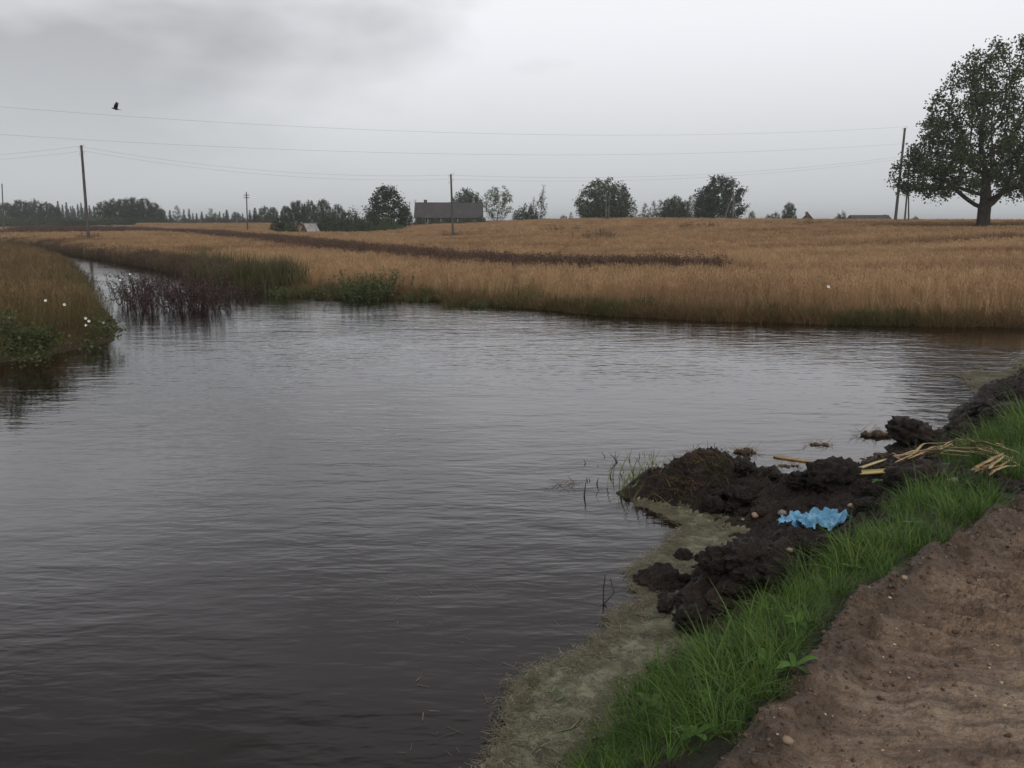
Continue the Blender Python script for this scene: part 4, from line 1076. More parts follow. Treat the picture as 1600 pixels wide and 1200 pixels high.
place_tree('wide0', 945, 277, 92, 195, 'broad dark tree on the crest behind the pale poles')
place_tree('wide1', 948, 312, 84, 198, 'dark undergrowth tree below the broad tree on the crest')
place_tree('birch0', 993, 310, 15, 200, 'thin pale birch at the right edge of the broad crest tree', leaf='leaf_mid')
for (px, yt, w) in [(1008, 314, 18), (1022, 310, 18), (1032, 308, 18)]:
    place_tree('birch1', px, yt, w, 205, 'narrow pointed tree in the hedge along the crest', group='pointed trees in the crest hedge')
for (px, yt, w) in [(1045, 310, 26), (1056, 305, 28), (1070, 313, 22)]:
    place_tree('round2', px, yt, w, 200, 'rounded tree in the hedge along the crest', group='rounded trees in the crest hedge')
place_tree('open0', 1083, 303, 24, 195, 'small open-crowned tree beside the big crest tree with braced pole', leaf='leaf_mid')
place_tree('wide1', 1128, 273, 72, 185, 'big dark tree on the crest behind the braced pole')
place_tree('round2', 1102, 300, 34, 188, 'dark tree leaning on the left flank of the big crest tree')
place_tree('bush1', 1175, 328, 13, 200, 'small bush on the crest right of the big dark tree', 'bush', leaf='leaf_mid')
for (px, yt, w) in [(1201, 334, 12), (1213, 330, 16)]:
    place_tree('bush1', px, yt, w, 200, 'small round bush beside the lone egg-shaped tree', 'bush', 'bushes beside the egg-shaped tree', 'leaf_mid')
place_tree('round2', 1234, 316, 22, 190, 'lone egg-shaped tree near the pointed gable')
place_tree('bush0', 1316, 331, 22, 185, 'low bush at the left end of the flat barn roof', 'bush', leaf='leaf_mid')
place_tree('bush1', 1431, 337, 14, 170, 'tiny bush on the crest right of the leaning poles', 'bush', leaf='leaf_mid')

# the big oak
OX, OY, _ = PD(1535, 357, 75)
oz = float(ground_h(np.array([OX]), np.array([OY]))[0])
rng = np.random.default_rng(77)
prof = [(2.6, 3.5), (3.2, 6.4), (4.2, 7.3), (6.2, 7.6), (8.0, 6.5), (10, 5.3), (12, 4.5), (14, 3.4), (15.4, 2.1), (16.4, 0.6)]
att = envelope(1900, prof, 0.26, 9, 0.42, (0.03, 0), (0.42, 0.42))
hole = (att[:, 2] < 4.4) & (np.abs(att[:, 0]) < 3.2) & (np.abs(att[:, 1]) < 3.2)
att = att[~hole]
st = [(0.02 * z, 0, z) for z in np.arange(-0.3, 2.21, 0.36)]
pos, par = colonize(att, st, 0.36, 4.5, 0.62, 200)
tr, rad = limb_mesh('trunk', pos, par, 0.017, 1.92, 1.35, 0.46)
cr = leafy('crown', pos, rad, 0.054, 22, 0.27, 0.25, 78)
oak = obj('oak_tree', None, None, loc=(OX, OY, oz - 0.05), rot=(0, 0, 0.4), label='big spreading oak standing alone in the wheat', cat='tree')
flare = MB()
an = np.linspace(0, 2 * np.pi, 14, endpoint=False)
rings = [(-0.3, 0.95), (0.0, 0.82), (0.35, 0.64), (0.9, 0.54), (1.6, 0.50), (2.1, 0.49), (2.5, 0.42), (2.8, 0.30)]
V = np.array([[(rr * (1 + 0.10 * math.sin(5 * a + z) + 0.06 * math.sin(9 * a))) * math.cos(a) + 0.02 * z, (rr * (1 + 0.10 * math.sin(5 * a + z))) * math.sin(a), z] for z, rr in rings for a in an])
i = np.arange(len(rings) - 1)[:, None] * 14; j = np.arange(14)[None]; j2 = (j + 1) % 14
flare.add(V, np.stack([i + j, i + j2, i + 14 + j2, i + 14 + j], -1).reshape(-1, 4))
obj('trunk', flare.mesh('oak_bole', True), M['bark'], oak)
obj('limbs', tr, M['bark'], oak)
obj('crown', cr, M['leaf_oak'], oak)
# rank grass round its foot
rng = np.random.default_rng(5)
a = rng.normal(0, 1, (170, 2)) * np.array([2.6, 1.2])
x, y = OX - 0.3 + a[:, 0], OY + a[:, 1]
scatter('rank_grass', [weed_tuft('rank_tuft', 9, 0.25, 0.6, 610 + j, 0.07, 18) for j in range(2)], np.stack([x, y, ground_h(x, y)], 1), rng.uniform(0, 6.28, 170), rng.uniform(0.6, 1.2, 170), rng.uniform(0.2, 1, 170), M['dark_weed'],
        'rank dark grass round the foot of the oak', 'grass')
xs = []
for (px, py, d, n, rx) in [(142, 372, 80, 40, 1.0), (708, 376, 88, 26, 0.7), (947, 349, 128, 30, 1.0), (1100, 361, 90, 24, 1.2), (870, 361, 88, 22, 1.2), (905, 361, 88, 14, 0.8), (930, 372, 70, 20, 1.6), (1070, 360, 92, 16, 1.0), (1265, 354, 95, 14, 0.8)]:
    c = PD(px, py, d); b = rng.normal(0, 1, (n, 2)) * rx * 0.6
    xs.append(np.stack([c[0] + b[:, 0], d + b[:, 1]], 1))
xs = np.concatenate(xs)
scatter('field_weeds', [weed_tuft('field_weed_tuft', 9, 0.25, 1.05, 620 + j, 0.08, 18) for j in range(2)], np.stack([xs[:, 0], xs[:, 1], ground_h(xs[:, 0], xs[:, 1])], 1), rng.uniform(0, 6.28, len(xs)), rng.uniform(0.6, 1.15, len(xs)), rng.uniform(0, 0.7, len(xs)), M['dark_weed'],
        'dark weeds round the pole feet and in spots of the wheat', 'weeds')

# ------------------------------------------------------------------ poles and wires
def pole(px_top, y_top, px_bot, d, label, r0=0.13, mat='pole', group=None, pins=((0.15, 1), (0.35, -1), (0.75, 1), (0.95, -1)), z_add=-0.6, bar=0, braces=()):
    xt, _, zt = PD(px_top, y_top, d)
    xb = PD(px_bot, 350, d)[0]
    zb = float(ground_h(np.array([xb]), np.array([d]))[0])
    e = obj('utility_pole', None, None, loc=(xb, d, zb), label=label, cat='pole', group=group)
    top = np.array([xt - xb, 0, zt - zb]); bot = np.array([0, 0, z_add])
    mb = MB(); tube(mb, [bot + (top - bot) * t for t in np.linspace(0, 1, 6)], np.linspace(r0, r0 * 0.68, 6), 9)
    obj('shaft', mb.mesh('pole_shaft', True), M[mat], e)
    tips = []
    for (dn, side) in pins:
        a = top - np.array([0, 0, dn]); b = a + np.array([side * 0.22, 0, 0.05]); c = b + np.array([0, 0, 0.14])
        mb = MB(); tube(mb, [a, b, c], 0.011, 5)
        h = obj('hook', mb.mesh('pole_hook', True), M['steel'], e)
        mb = MB(); tube(mb, [c + np.array([0, 0, -0.03]), c, c + np.array([0, 0, 0.06]), c + np.array([0, 0, 0.1])], [0.045, 0.05, 0.04, 0.03], 8)
        obj('insulator', mb.mesh('pole_insulator', True), M['ceramic'], h)
        tips.append(np.array([xb, d, zb]) + c + np.array([0, 0, 0.07]))
    if bar:
        for dz in (0.45, 0.8):
            mb = MB(); box(mb, top - np.array([0, 0.1, dz]), (bar, 0.09, 0.1))
            obj('crossarm', mb.mesh('pole_crossarm'), M[mat], e)
    for (bx, by, f) in braces:
        foot = np.array([bx, by, z_add]); hd = bot + (top - bot) * f
        mb = MB(); tube(mb, [foot + (hd - foot) * t for t in np.linspace(0, 1, 4)], np.linspace(r0 * 0.95, r0 * 0.65, 4), 8)
        obj('brace', mb.mesh('pole_brace', True), M[mat], e)
    return tips
p1 = pole(127, 227, 136, 80, 'tall leaning wooden pole beside the flooded channel', 0.15)
p2 = pole(3, 287, 5, 190, 'thin far pole in front of the dense left wood', 0.15)
p3 = pole(385, 300, 386, 128, 'slim far pole with short crossarms in the upper wheat', 0.11, bar=0.8, pins=())
p4 = pole(704.5, 272, 708, 88, 'straight wooden pole in the wheat in front of the long dark roof', 0.13)
pole(947, 300, 947, 130, 'left one of two pale poles in front of the broad crest tree', 0.09, 'pole_pale', None, ((0.15, 1),))
pole(952, 306, 951, 131, 'shorter right one of two pale poles in front of the broad crest tree', 0.08, 'pole_pale', None, ((0.15, 1),))
pole(1146, 288, 1145, 150, 'braced pole in front of the big dark crest tree', 0.11, 'pole_pale', None, ((0.15, 1), (0.4, -1)), braces=((-1.95, 0, 0.8), (0.75, 0.6, 0.9)))
p7 = pole(1414, 200, 1398, 98, 'thick pole leaning right beside the oak crown', 0.17, pins=((0.12, 1), (0.32, -1), (1.9, 1), (3.3, -1), (3.5, 1)))
pole(1424, 225, 1413, 100, 'thinner leaning pole behind the oak leaves', 0.11, pins=((0.15, 1),))
pole(1419, 232, 1421, 100.5, 'thin upright pole behind the oak leaves', 0.09, pins=((0.15, -1),))
# the line that passes overhead leaves the view on the left at a near pole
pl = [np.array(PD(-420, 128, 62)), np.array(PD(-420, 178, 62))]
nx_ = pl[0][0]
zb = float(ground_h(np.array([nx_]), np.array([62.0]))[0])
e = obj('utility_pole', None, None, loc=(nx_, 62, zb), label='tall pole outside the left of the view carrying the overhead wires', cat='pole')
mb = MB(); tube(mb, [(0, 0, -0.6), (0, 0, 5), (0, 0, pl[0][2] - zb + 0.2)], [0.17, 0.15, 0.12], 9)
obj('shaft', mb.mesh('pole_shaft', True), M['pole'], e)
def wire(a, b, sag, label, group=None, r=0.006):
    t = np.linspace(0, 1, 26)[:, None]
    p = a * (1 - t) + b * t; p[:, 2] -= (sag * 4 * t * (1 - t))[:, 0]
    mb = MB(); tube(mb, p, r, 4, False)
    obj('power_line', mb.mesh('power_line', True), M['wire'], label=label, cat='wire', group=group)
wire(pl[0], p7[0], 2.0, 'topmost of the long wires crossing the whole sky', r=0.006)
wire(pl[1], p7[2], 1.9, 'second long wire crossing the sky below the topmost', r=0.006)
for k in (1, 2):
    wire(p1[k], p4[k], 0.9, 'thin wire hanging between the tall leaning pole and the straight pole', 'wires between the leaning and the straight pole')
    wire(p4[k], p7[2 + k], 1.0, 'thin wire hanging between the straight pole and the thick pole by the oak', 'wires between the straight pole and the oak')
lp = np.array(PD(-330, 243, 95))
for k in (1, 2):
    wire(lp - np.array([0, 0, 0.4 * k]), p1[k], 0.6, 'thin wire running left from the tall leaning pole', 'wires left of the leaning pole')

# ------------------------------------------------------------------ buildings
def gz(x, y): return float(ground_h(np.array([x]), np.array([y]))[0])
def house(name, label, x, y, rz, L_, D_, wallh, roofh, wall, roof, over=0.35, z=None, chim=(), wins=(), door=None, rows=0, boards=0, slate=None):
    """gabled building: length along local x; walls, two roof slopes with sheets, gables, windows, chimneys"""
    e = obj(name, None, None, loc=(x, y, gz(x, y) if z is None else z), rot=(0, 0, rz), label=label, cat='building')
    mb = MB()
    l, d = L_ / 2, D_ / 2
    V = [(-l, -d, -0.5), (l, -d, -0.5), (l, d, -0.5), (-l, d, -0.5), (-l, -d, wallh), (l, -d, wallh), (l, d, wallh), (-l, d, wallh), (-l, 0, wallh + roofh), (l, 0, wallh + roofh)]
    mb.add(V, [[0, 1, 5, 4], [1, 2, 6, 5], [2, 3, 7, 6], [3, 0, 4, 7]])
    mb.add(V, [[4, 5, 9], [4, 9, 8]]); mb.add(V, [[6, 7, 8], [6, 8, 9]]); mb.add(V, [[5, 6, 9]]); mb.add(V, [[7, 4, 8]])
    obj('wall', mb.mesh('building_wall'), wall, e)
    sl = math.hypot(d + over, roofh * (d + over) / d); an = math.atan2(roofh, d)
    for s in (-1, 1):
        rf = None
        n = rows or 1
        wseg = (L_ + 2 * over) / n
        mbr = MB()
        Mx = Matrix.Rotation(-s * an, 3, 'X')
        c = np.array([0, s * (d + over) / 2, wallh + roofh - (roofh * (d + over) / d) / 2 + 0.06])
        box(mbr, c, (L_ + 2 * over, sl, 0.08), M=Mx.to_4x4())
        rf = obj('roof_slope', mbr.mesh('building_roof'), roof, e)
        nb_ = slate or 0
        for k in range(nb_):                     # raised roofing sheets laid side by side
            w_ = (L_ + 2 * over) / nb_
            m2 = MB(); nrm = np.array([0, s * math.sin(an), math.cos(an)])
            cc = c + np.array([-l - over + w_ * (k + 0.5), 0, 0]) + nrm * (0.055 + 0.012 * (k % 2))
            box(m2, cc, (w_ * 0.97, sl * rt.uniform(0.985, 1.0), 0.03), M=Mx.to_4x4())
            obj('roof_sheet', m2.mesh('building_sheet'), roof, rf)
    mb = MB(); box(mb, (0, 0, wallh + roofh + 0.11), (L_ + 2 * over + 0.05, 0.3, 0.08)); obj('ridge_cap', mb.mesh('building_ridge'), roof, e)
    for (cx, ch) in chim:
        mb = MB(); box(mb, (cx, 0.25, wallh + roofh + ch / 2 - 0.3), (0.6, 0.5, ch + 0.6)); c = obj('chimney', mb.mesh('building_chimney'), M['brick'], e)
        mb = MB(); box(mb, (cx, 0.25, wallh + roofh + ch + 0.05), (0.72, 0.62, 0.1)); obj('cap', mb.mesh('building_cap'), M['wall_grey'], c)
    for (wx_, wz_, side) in wins:
        mb = MB(); yy = side * (d + 0.02)
        for q in ((-0.48, 0, 0.08, 1.1), (0.48, 0, 0.08, 1.1), (0, -0.55, 1.04, 0.08), (0, 0.55, 1.04, 0.08), (0, 0, 0.05, 1.02)):
            box(mb, (wx_ + q[0], yy, wz_ + q[1]), (q[2], 0.08, q[3]))
        w_ = obj('window', mb.mesh('building_window'), M['white_paint'], e)
        mb = MB(); box(mb, (wx_, yy, wz_), (0.86, 0.03, 1.0)); obj('pane', mb.mesh('building_pane'), M['glass'], w_)
    if door is not None:
        mb = MB(); box(mb, (door, -d - 0.02, 0.95), (0.95, 0.08, 1.9)); dd = obj('door', mb.mesh('building_door'), M['wall_grey'], e)
        mb = MB(); box(mb, (door + 0.35, -d - 0.09, 0.95), (0.04, 0.06, 0.14)); obj('handle', mb.mesh('building_handle'), M['steel'], dd)
    return e
# long farmhouse
hx, hy, hz_ = PD(702, 342, 172)
hzb = gz(hx, hy)
_, _, zr = PD(702, 322.5, 172); _, _, ze = PD(702, 345, 169)
farm = house('farm_house', 'long low farmhouse with a dark roof behind the straight pole', hx, hy, 0.04, 12.6, 6.4, max(1.6, ze - hzb - 0.1), zr - ze - 0.1, M['wall_grey'], M['roof_dark'],
      chim=((-4.6, 0.55),), wins=((-4.5, 1.0, -1), (-2.0, 1.0, -1), (1.2, 1.0, -1), (3.8, 1.0, -1)), door=-0.4, slate=14)
for (px, yt, lab) in [(640, 315, 'thin aerial mast left of the farmhouse gable'), (648.5, 312, 'taller aerial mast at the farmhouse gable')]:
    x0, _, zt = PD(px, yt, 170)
    e = obj('aerial_mast', None, None, loc=(x0, 170, gz(x0, 170)), label=lab, cat='mast')
    mb = MB(); h = zt - gz(x0, 170); tube(mb, [(0, 0, -0.3), (0, 0, h)], 0.045, 6); obj('tube', mb.mesh('mast_tube'), M['steel'], e)
    mb = MB()
    for q in (0.1, 0.35, 0.6): tube(mb, [(-0.3, 0, h - q), (0.3, 0, h - q)], 0.02, 5)
    obj('aerial', mb.mesh('mast_aerial'), M['steel'], e)
for (px, yt, w) in [(656, 337, 20), (680, 339, 26), (702, 338.5, 28), (728, 339, 30), (752, 337, 20)]:
    place_tree('bush2', px, yt, w, 160, 'low scrub hiding the wall of the long farmhouse', 'bush', 'scrub in front of the farmhouse')
# ruined shed in the willows
sx, sy, _ = PD(484, 358, 124)
shed = house('ruined_shed', 'small ruined shed with a pale slipped roof among the willow bushes', sx, sy, 0.8, 1.6, 1.6, 0.7, 0.95, M['wall_red'], M['roof_pale'], 0.2, z=gz(sx, sy) + 0.05, slate=6)
# farm beyond the crest
fx, fy, fz = PD(1262.5, 331, 190)
house('gable_house', 'house showing only its pointed gable above the crest', fx, fy, math.pi / 2 - 0.33, 6, 3.6, fz - 0.35 - gz(fx, fy) - 2.0, 2.0, M['wall_grey'], M['roof_dark'], 0.3, chim=((-3.4, 0.25),), wins=((0, 1.2, -1),), slate=8)
bx, by, bz = PD(1358, 336, 188)
house('long_barn', 'long low barn roof showing just above the crest', bx, by, 0.0, 7.7, 5.0, bz - 1.25 - gz(bx, by), 1.1, M['wall_grey'], M['roof_dark'], 0.3, chim=((3.4, 0.12),), door=1.0, slate=9)

# ------------------------------------------------------------------ mud clods, stones
def lump_mesh(name, seed, sub=3, rough=0.32, flat=0.75, freq=1.7):
    bm = bmesh.new(); bmesh.ops.create_icosphere(bm, subdivisions=sub, radius=1.0)
    V = np.array([v.co[:] for v in bm.verts]); Fc = np.array([[v.index for v in f.verts] for f in bm.faces]); bm.free()
    V = V * (1 + 0.22 * pn(V[:, 0] * 1.1 + seed * 7.3, V[:, 1] * 1.1, V[:, 2] * 1.1 + seed))[:, None]
    k = billow(V[:, 0] * freq + seed * 3.1, V[:, 1] * freq - seed, V[:, 2] * freq + seed * 1.7, 3)
    k2 = fbm(V[:, 0] * freq * 3 + seed, V[:, 1] * freq * 3, V[:, 2] * freq * 3, 3)
    V = V * (0.72 + rough * k + 0.13 * k2)[:, None]
    V[:, 2] *= flat
    me = bpy.data.meshes.new(name); me.from_pydata(V.tolist(), [], Fc.tolist())
    me.polygons.foreach_set('use_smooth', np.ones(len(Fc), bool)); me.update()
    me.materials.append(M['mud'])
    return me
CL = [lump_mesh('mud_clod', s, 4, 0.75, 0.75, 2.1) for s in range(7)]
def clod(px, py, size, label, group):
    p = on_bank(px, py)
    if group and 1215 < px < 1335 and 770 < py < 850: return None
    s = size
    if group: label = ('large ' if s > 0.075 else 'small ') + label; group = ('larger ' if s > 0.075 else 'smaller ') + group
    o = obj('mud_clod', rt.choice(CL), None, loc=(p[0], p[1], max(p[2], 0.0) + s * 0.08), rot=(rt.uniform(-.4, .4), rt.uniform(-.4, .4), rt.uniform(0, 6.28)),
            scale=(s * rt.uniform(0.85, 1.25), s * rt.uniform(0.8, 1.1), s * rt.uniform(0.75, 1.05)), label=label, cat='clod', group=group)
    return o
for (px, py, s, lab) in [(1300, 752, .16, 'large dark mud clod at the water end of the yellow stalk'), (1440, 752, .16, 'large smooth mud clod right of the yellow stalk'), (1422, 684, .19, 'big rounded mud clod standing in the water at the end of the debris raft'),
                         (1030, 915, .125, 'round mud clod at the edge of the pale scum'), (1168, 872, .12, 'blocky mud clod above the scum beside the lower mud heap'), (1068, 872, .065, 'small dark clod lying alone on the green scum')]:
    clod(px, py, s, lab, None)
def clods(n, poly, s0, s1, label, group):
    k = 0
    P_ = np.array(poly)
    while k < n:
        px, py = rt.uniform(P_[:, 0].min(), P_[:, 0].max()), rt.uniform(P_[:, 1].min(), P_[:, 1].max())
        if not inside(np.array([px]), np.array([py]), poly)[0]: continue
        clod(px, py, rt.uniform(s0, s1) * (0.6 + 0.4 * rt.random() ** 2), label, group); k += 1
clods(26, [(1150, 735), (1230, 745), (1290, 765), (1400, 770), (1390, 800), (1330, 835), (1240, 815), (1140, 815), (1100, 780)], 0.05, 0.115, 'mud clod on the upper dug-up heap around the blue plastic', 'clods on the upper mud heap')
clods(34, [(1020, 915), (1070, 905), (1140, 855), (1280, 850), (1380, 840), (1330, 870), (1270, 900), (1190, 945), (1070, 985), (1040, 950)], 0.045, 0.115, 'mud clod on the lower dug-up heap beside the scum', 'clods on the lower mud heap')
clods(16, [(1480, 690), (1500, 655), (1550, 640), (1600, 600), (1600, 650), (1530, 680)], 0.08, 0.2, 'mud clod along the bank beyond the yellow stalks', 'clods on the farther bank')
clods(10, [(1480, 760), (1530, 755), (1540, 775), (1480, 772)], 0.04, 0.09, 'mud clod under the dry reed leaves', 'clods under the dry reed leaves')
for (px, py, s, lab, mt) in [(1180, 808, .042, 'pale tan stone on the upper mud heap', 'stone'), (1305, 871, .040, 'pale round stone beside the grass on the lower mud heap', 'stone'), (1306, 884, .03, 'grey brown stone just below the pale round stone', 'stone_grey'),
                             (1330, 793, .026, 'small pale stone right of the blue plastic', 'stone'), (1234, 864, .024, 'small tan stone above the lower mud heap', 'stone'), (1291, 847, .024, 'small orange stone below the blue plastic', 'stone'),
                             (1412, 912, .018, 'cream pebble at the edge of the dirt road', 'stone'), (1230, 1163, .020, 'pale pebble on the near edge of the dirt road', 'stone'), (1160, 817, .018, 'tiny pale stone left of the tan stone', 'stone_grey'),
                             (1490, 758, .06, 'reddish brown lump beside the dark clods under the reeds', 'stone_grey'), (1222, 806, .035, 'grey brown flat stone left of the blue plastic', 'stone_grey')]:
    me = lump_mesh('stone', rt.randrange(99), 2, 0.25, 0.7, 1.2); me.materials.clear()
    p = on_bank(px, py)
    obj('stone', me, M[mt], loc=(p[0], p[1], p[2] + s * 0.35), rot=(rt.uniform(-.3, .3), rt.uniform(-.3, .3), rt.uniform(0, 6)), scale=(s * 1.15, s * 0.9, s), label=lab, cat='stone')

# gravel on the road
rng = np.random.default_rng(91)
n = 2600
x = rng.uniform(0.3, 6, n * 3); y = rng.uniform(1.6, 7, n * 3)
k = inside(x, y, ROAD) & (fbm(x * 2, y * 2, 12.0, 3) > -0.15); x, y = x[k][:n], y[k][:n]
var = []
for j in range(4):
    me = lump_mesh('pebble', 40 + j, 1, 0.3, 0.65, 1.3); me.materials.clear(); var.append(me)
M['gravel'] = foliage('gravel', (0.13, 0.095, 0.065), (0.42, 0.33, 0.22), 0, 0.7, rnd=0.95)
scatter('gravel', var, np.stack([x, y, bank_h(x, y) + 0.001], 1), rng.uniform(0, 6.28, len(x)), 0.0028 + 0.0075 * rng.uniform(0, 1, len(x)) ** 4, np.zeros(len(x)), M['gravel'], 'fine pale gravel pressed into the dirt road', 'gravel')
# crumbs of soil along the road rim and between the clods
n = 8000
x = rng.uniform(-0.5, 9, n * 5); y = rng.uniform(1.6, 14, n * 5)
dre = poly_dist(x, y, ROAD_EDGE, False); dl = sdist(x, y, NEARLAND)
k = (((dl > 0.1) & (~inside(x, y, ROAD)) & (sdist(x, y, GRASS1) < 0.02) & (sdist(x, y, GRASS2) < 0.02))); x, y = x[k][:n], y[k][:n]
var = []
for j in range(4):
    me = lump_mesh('soil_crumb', 60 + j, 2, 0.5, 0.8, 1.6); var.append(me)
scatter('soil_crumbs', var, np.stack([x, y, bank_h(x, y) + 0.004], 1), rng.uniform(0, 6.28, len(x)), 0.004 + 0.017 * rng.uniform(0, 1, len(x)) ** 3, np.zeros(len(x)), M['mud'], 'loose crumbs of peat between the clods of the heaps', 'soil', 0.5)
x = rng.uniform(-0.3, 7, 60000); y = rng.uniform(1.6, 9, 60000)
dre = poly_dist(x, y, ROAD_EDGE, False)
k = inside(x, y, ROAD) & (dre < 0.30 * rng.uniform(0, 1, len(x)) + 0.9 * rng.uniform(0, 1, len(x)) ** 8); x, y = x[k][:3500], y[k][:3500]
var = []
for j in range(4):
    me = lump_mesh('dirt_crumb', 70 + j, 2, 0.6, 0.7, 1.8); me.materials.clear(); var.append(me)
M['dirt'] = foliage('dirt_crumb', (0.06, 0.039, 0.027), (0.12, 0.082, 0.056), 0, 0.9, rnd=0.6, nscale=6)
scatter('dirt_crumbs', var, np.stack([x, y, bank_h(x, y) + 0.001], 1), rng.uniform(0, 6.28, len(x)), 0.003 + 0.009 * rng.uniform(0, 1, len(x)) ** 3, np.zeros(len(x)), M['dirt'], 'brown dirt crumbs along the rim of the road', 'soil', 0.5)

# ------------------------------------------------------------------ blue plastic
p = on_bank(1275, 825)
bm_n = 46
u, v = np.meshgrid(np.linspace(-1, 1, bm_n), np.linspace(-1, 1, bm_n)); u, v = u.ravel(), v.ravel()
ww = 0.215; hh = 0.15
rag = 1 + 0.22 * pn(u * 2.1 + 3, v * 2.1, 4.4)
X = ww * u * rag + 0.035 * fbm(u * 2.2, v * 2.2, 1.5, 3); Y = hh * v * rag + 0.035 * fbm(u * 2.2, v * 2.2, 7.5, 3)
Zb = 0.04 + 0.075 * np.abs(fbm(u * 2.3 + 5, v * 2.3, 3.5, 3)) * (1.15 - 0.8 * (u * u * 0.6 + v * v * 0.6)) + 0.014 * pn(u * 6, v * 6, 2.0) + 0.007 * pn(u * 15, v * 15, 2.0)
r_ = np.hypot(u, v * 0.95) + 0.16 * pn(u * 4.3, v * 4.3, 9.0)
wxp, wyp = p[0] + X, p[1] + 0.05 + Y
Zg = np.maximum(bank_h(wxp, wyp), p[2] - 0.04)
q = (np.arange(bm_n - 1)[:, None] * bm_n + np.arange(bm_n - 1)[None]).ravel()
fq = np.stack([q, q + 1, q + bm_n + 1, q + bm_n], 1)
fq = fq[(r_[fq] < 0.98).all(1)]
uu, inv = np.unique(fq, return_inverse=True)
me = mesh_np('plastic_sheet', np.stack([X[uu], Y[uu] + 0.05, (Zg - p[2])[uu] + Zb[uu]], 1), inv.reshape(-1, 4), False)
o = obj('plastic_bag', me, M['bag'], loc=tuple(p), label='crumpled torn light blue plastic bag lying on the mud heap', cat='bag')
md = o.modifiers.new('film', 'SOLIDIFY'); md.thickness = 0.0012

# ------------------------------------------------------------------ reed stalks, dry leaves
def strap(name, pts, w, mat, label, cat, group=None, thick=0.004, roll=0.3, lift=0.03, stiff=False):
    """flat dry leaf or stalk laid over the bank through surveyed points"""
    P3 = np.array([np.append(on_bank(a, b)[:2], 0) if True else None for a, b in pts])
    t = np.linspace(0, 1, 18); s = np.linspace(0, 1, len(P3))
    xy = np.stack([np.interp(t, s, P3[:, k]) for k in (0, 1)], 1)
    z = np.maximum(bank_h(xy[:, 0], xy[:, 1]), 0.0)
    zz = np.convolve(np.pad(z, 3, 'edge'), np.ones(7) / 7, 'valid') + lift
    zz = np.maximum(zz, z + 0.004)
    if stiff:                                  # a stiff stalk bridges the hollows
        lin = np.interp(t, [0, 1], [zz[:3].mean(), zz[-3:].mean()]); zz = lin + max(0.0, float((z + 0.01 - lin).max())) * 0.6
        xy = np.stack([np.interp(t, [0, 1], xy[[0, -1], k]) for k in (0, 1)], 1)
    mb = MB(); c = np.stack([xy[:, 0], xy[:, 1], zz], 1)
    tg = np.gradient(c, axis=0); tg /= np.linalg.norm(tg, axis=1)[:, None]
    sd2 = np.cross(tg, np.array([0, 0, 1.0])); sd2 /= np.linalg.norm(sd2, axis=1)[:, None]
    ww_ = w * 0.5 * np.clip(np.minimum(1, 6 * (1 - t) + 0.15) * np.minimum(1, 8 * t + 0.4), 0, 1)
    up = np.array([0, 0, 1.0])
    ring = [(-1, roll * 0.5), (0, -0.15), (1, roll * 0.5), (0, -0.15 - thick / w * 2)]
    V = np.stack([c + sd2 * (ww_ * a)[:, None] + up * (ww_ * b)[:, None] for a, b in ring], 1).reshape(-1, 3)
    i = np.arange(len(t) - 1)[:, None] * 4; j = np.arange(4)[None]; j2 = (j + 1) % 4
    mb.add(V, np.stack([i + j, i + j2, i + 4 + j2, i + 4 + j], -1).reshape(-1, 4))
    base = c[0]; me = mb.mesh(name, True)
    o = obj(name, me, mat, label=label, cat=cat, group=group)
    return o
strap('reed_stalk', [(1333, 747), (1375, 745), (1420, 741)], 0.075, M['yellow_stalk'], 'thick bright yellow reed stalk lying between two big clods', 'stalk', thick=0.02, roll=0.5, lift=0.05, stiff=True)
strap('reed_stalk', [(1320, 740), (1350, 731), (1385, 730)], 0.034, M['yellow_stalk'], 'pale tan reed stalk just behind the bright yellow one', 'stalk', thick=0.012, lift=0.05, stiff=True)
strap('reed_stalk', [(1208, 715), (1240, 719), (1272, 723)], 0.04, M['dry_leaf'], 'cut tan reed stalk floating behind the mud heap', 'stalk', thick=0.02, lift=0.012)
GL = 'dry reed leaves heaped on the bank'
for k in range(34):
    if k < 12: a = (1395 + rt.uniform(-15, 25), 732 + rt.uniform(-8, 6)); b = (1540 + rt.uniform(-60, 30), 716 + rt.uniform(-12, 10)); m_ = ((a[0] + b[0]) / 2, (a[1] + b[1]) / 2 - rt.uniform(4, 14))
    elif k < 26: a = (1500 + rt.uniform(-20, 30), 712 + rt.uniform(-8, 8)); b = (1585 + rt.uniform(-30, 12), 726 + rt.uniform(-14, 16)); m_ = ((a[0] + b[0]) / 2, (a[1] + b[1]) / 2 - rt.uniform(0, 8))
    else: a = (1510 + rt.uniform(-10, 50), 750 + rt.uniform(-5, 15)); b = (a[0] + rt.uniform(20, 60), a[1] - rt.uniform(15, 32)); m_ = ((a[0] + b[0]) / 2 - 4, (a[1] + b[1]) / 2)
    strap('reed_leaf', [a, m_, b], rt.uniform(0.010, 0.028), M['dry_leaf'] if rt.random() < 0.75 else M['straw'], 'dry tan reed leaf in the heap on the grassy bank', 'leaf', GL, 0.003, rt.uniform(-0.6, 0.8), rt.uniform(0.04, 0.13))

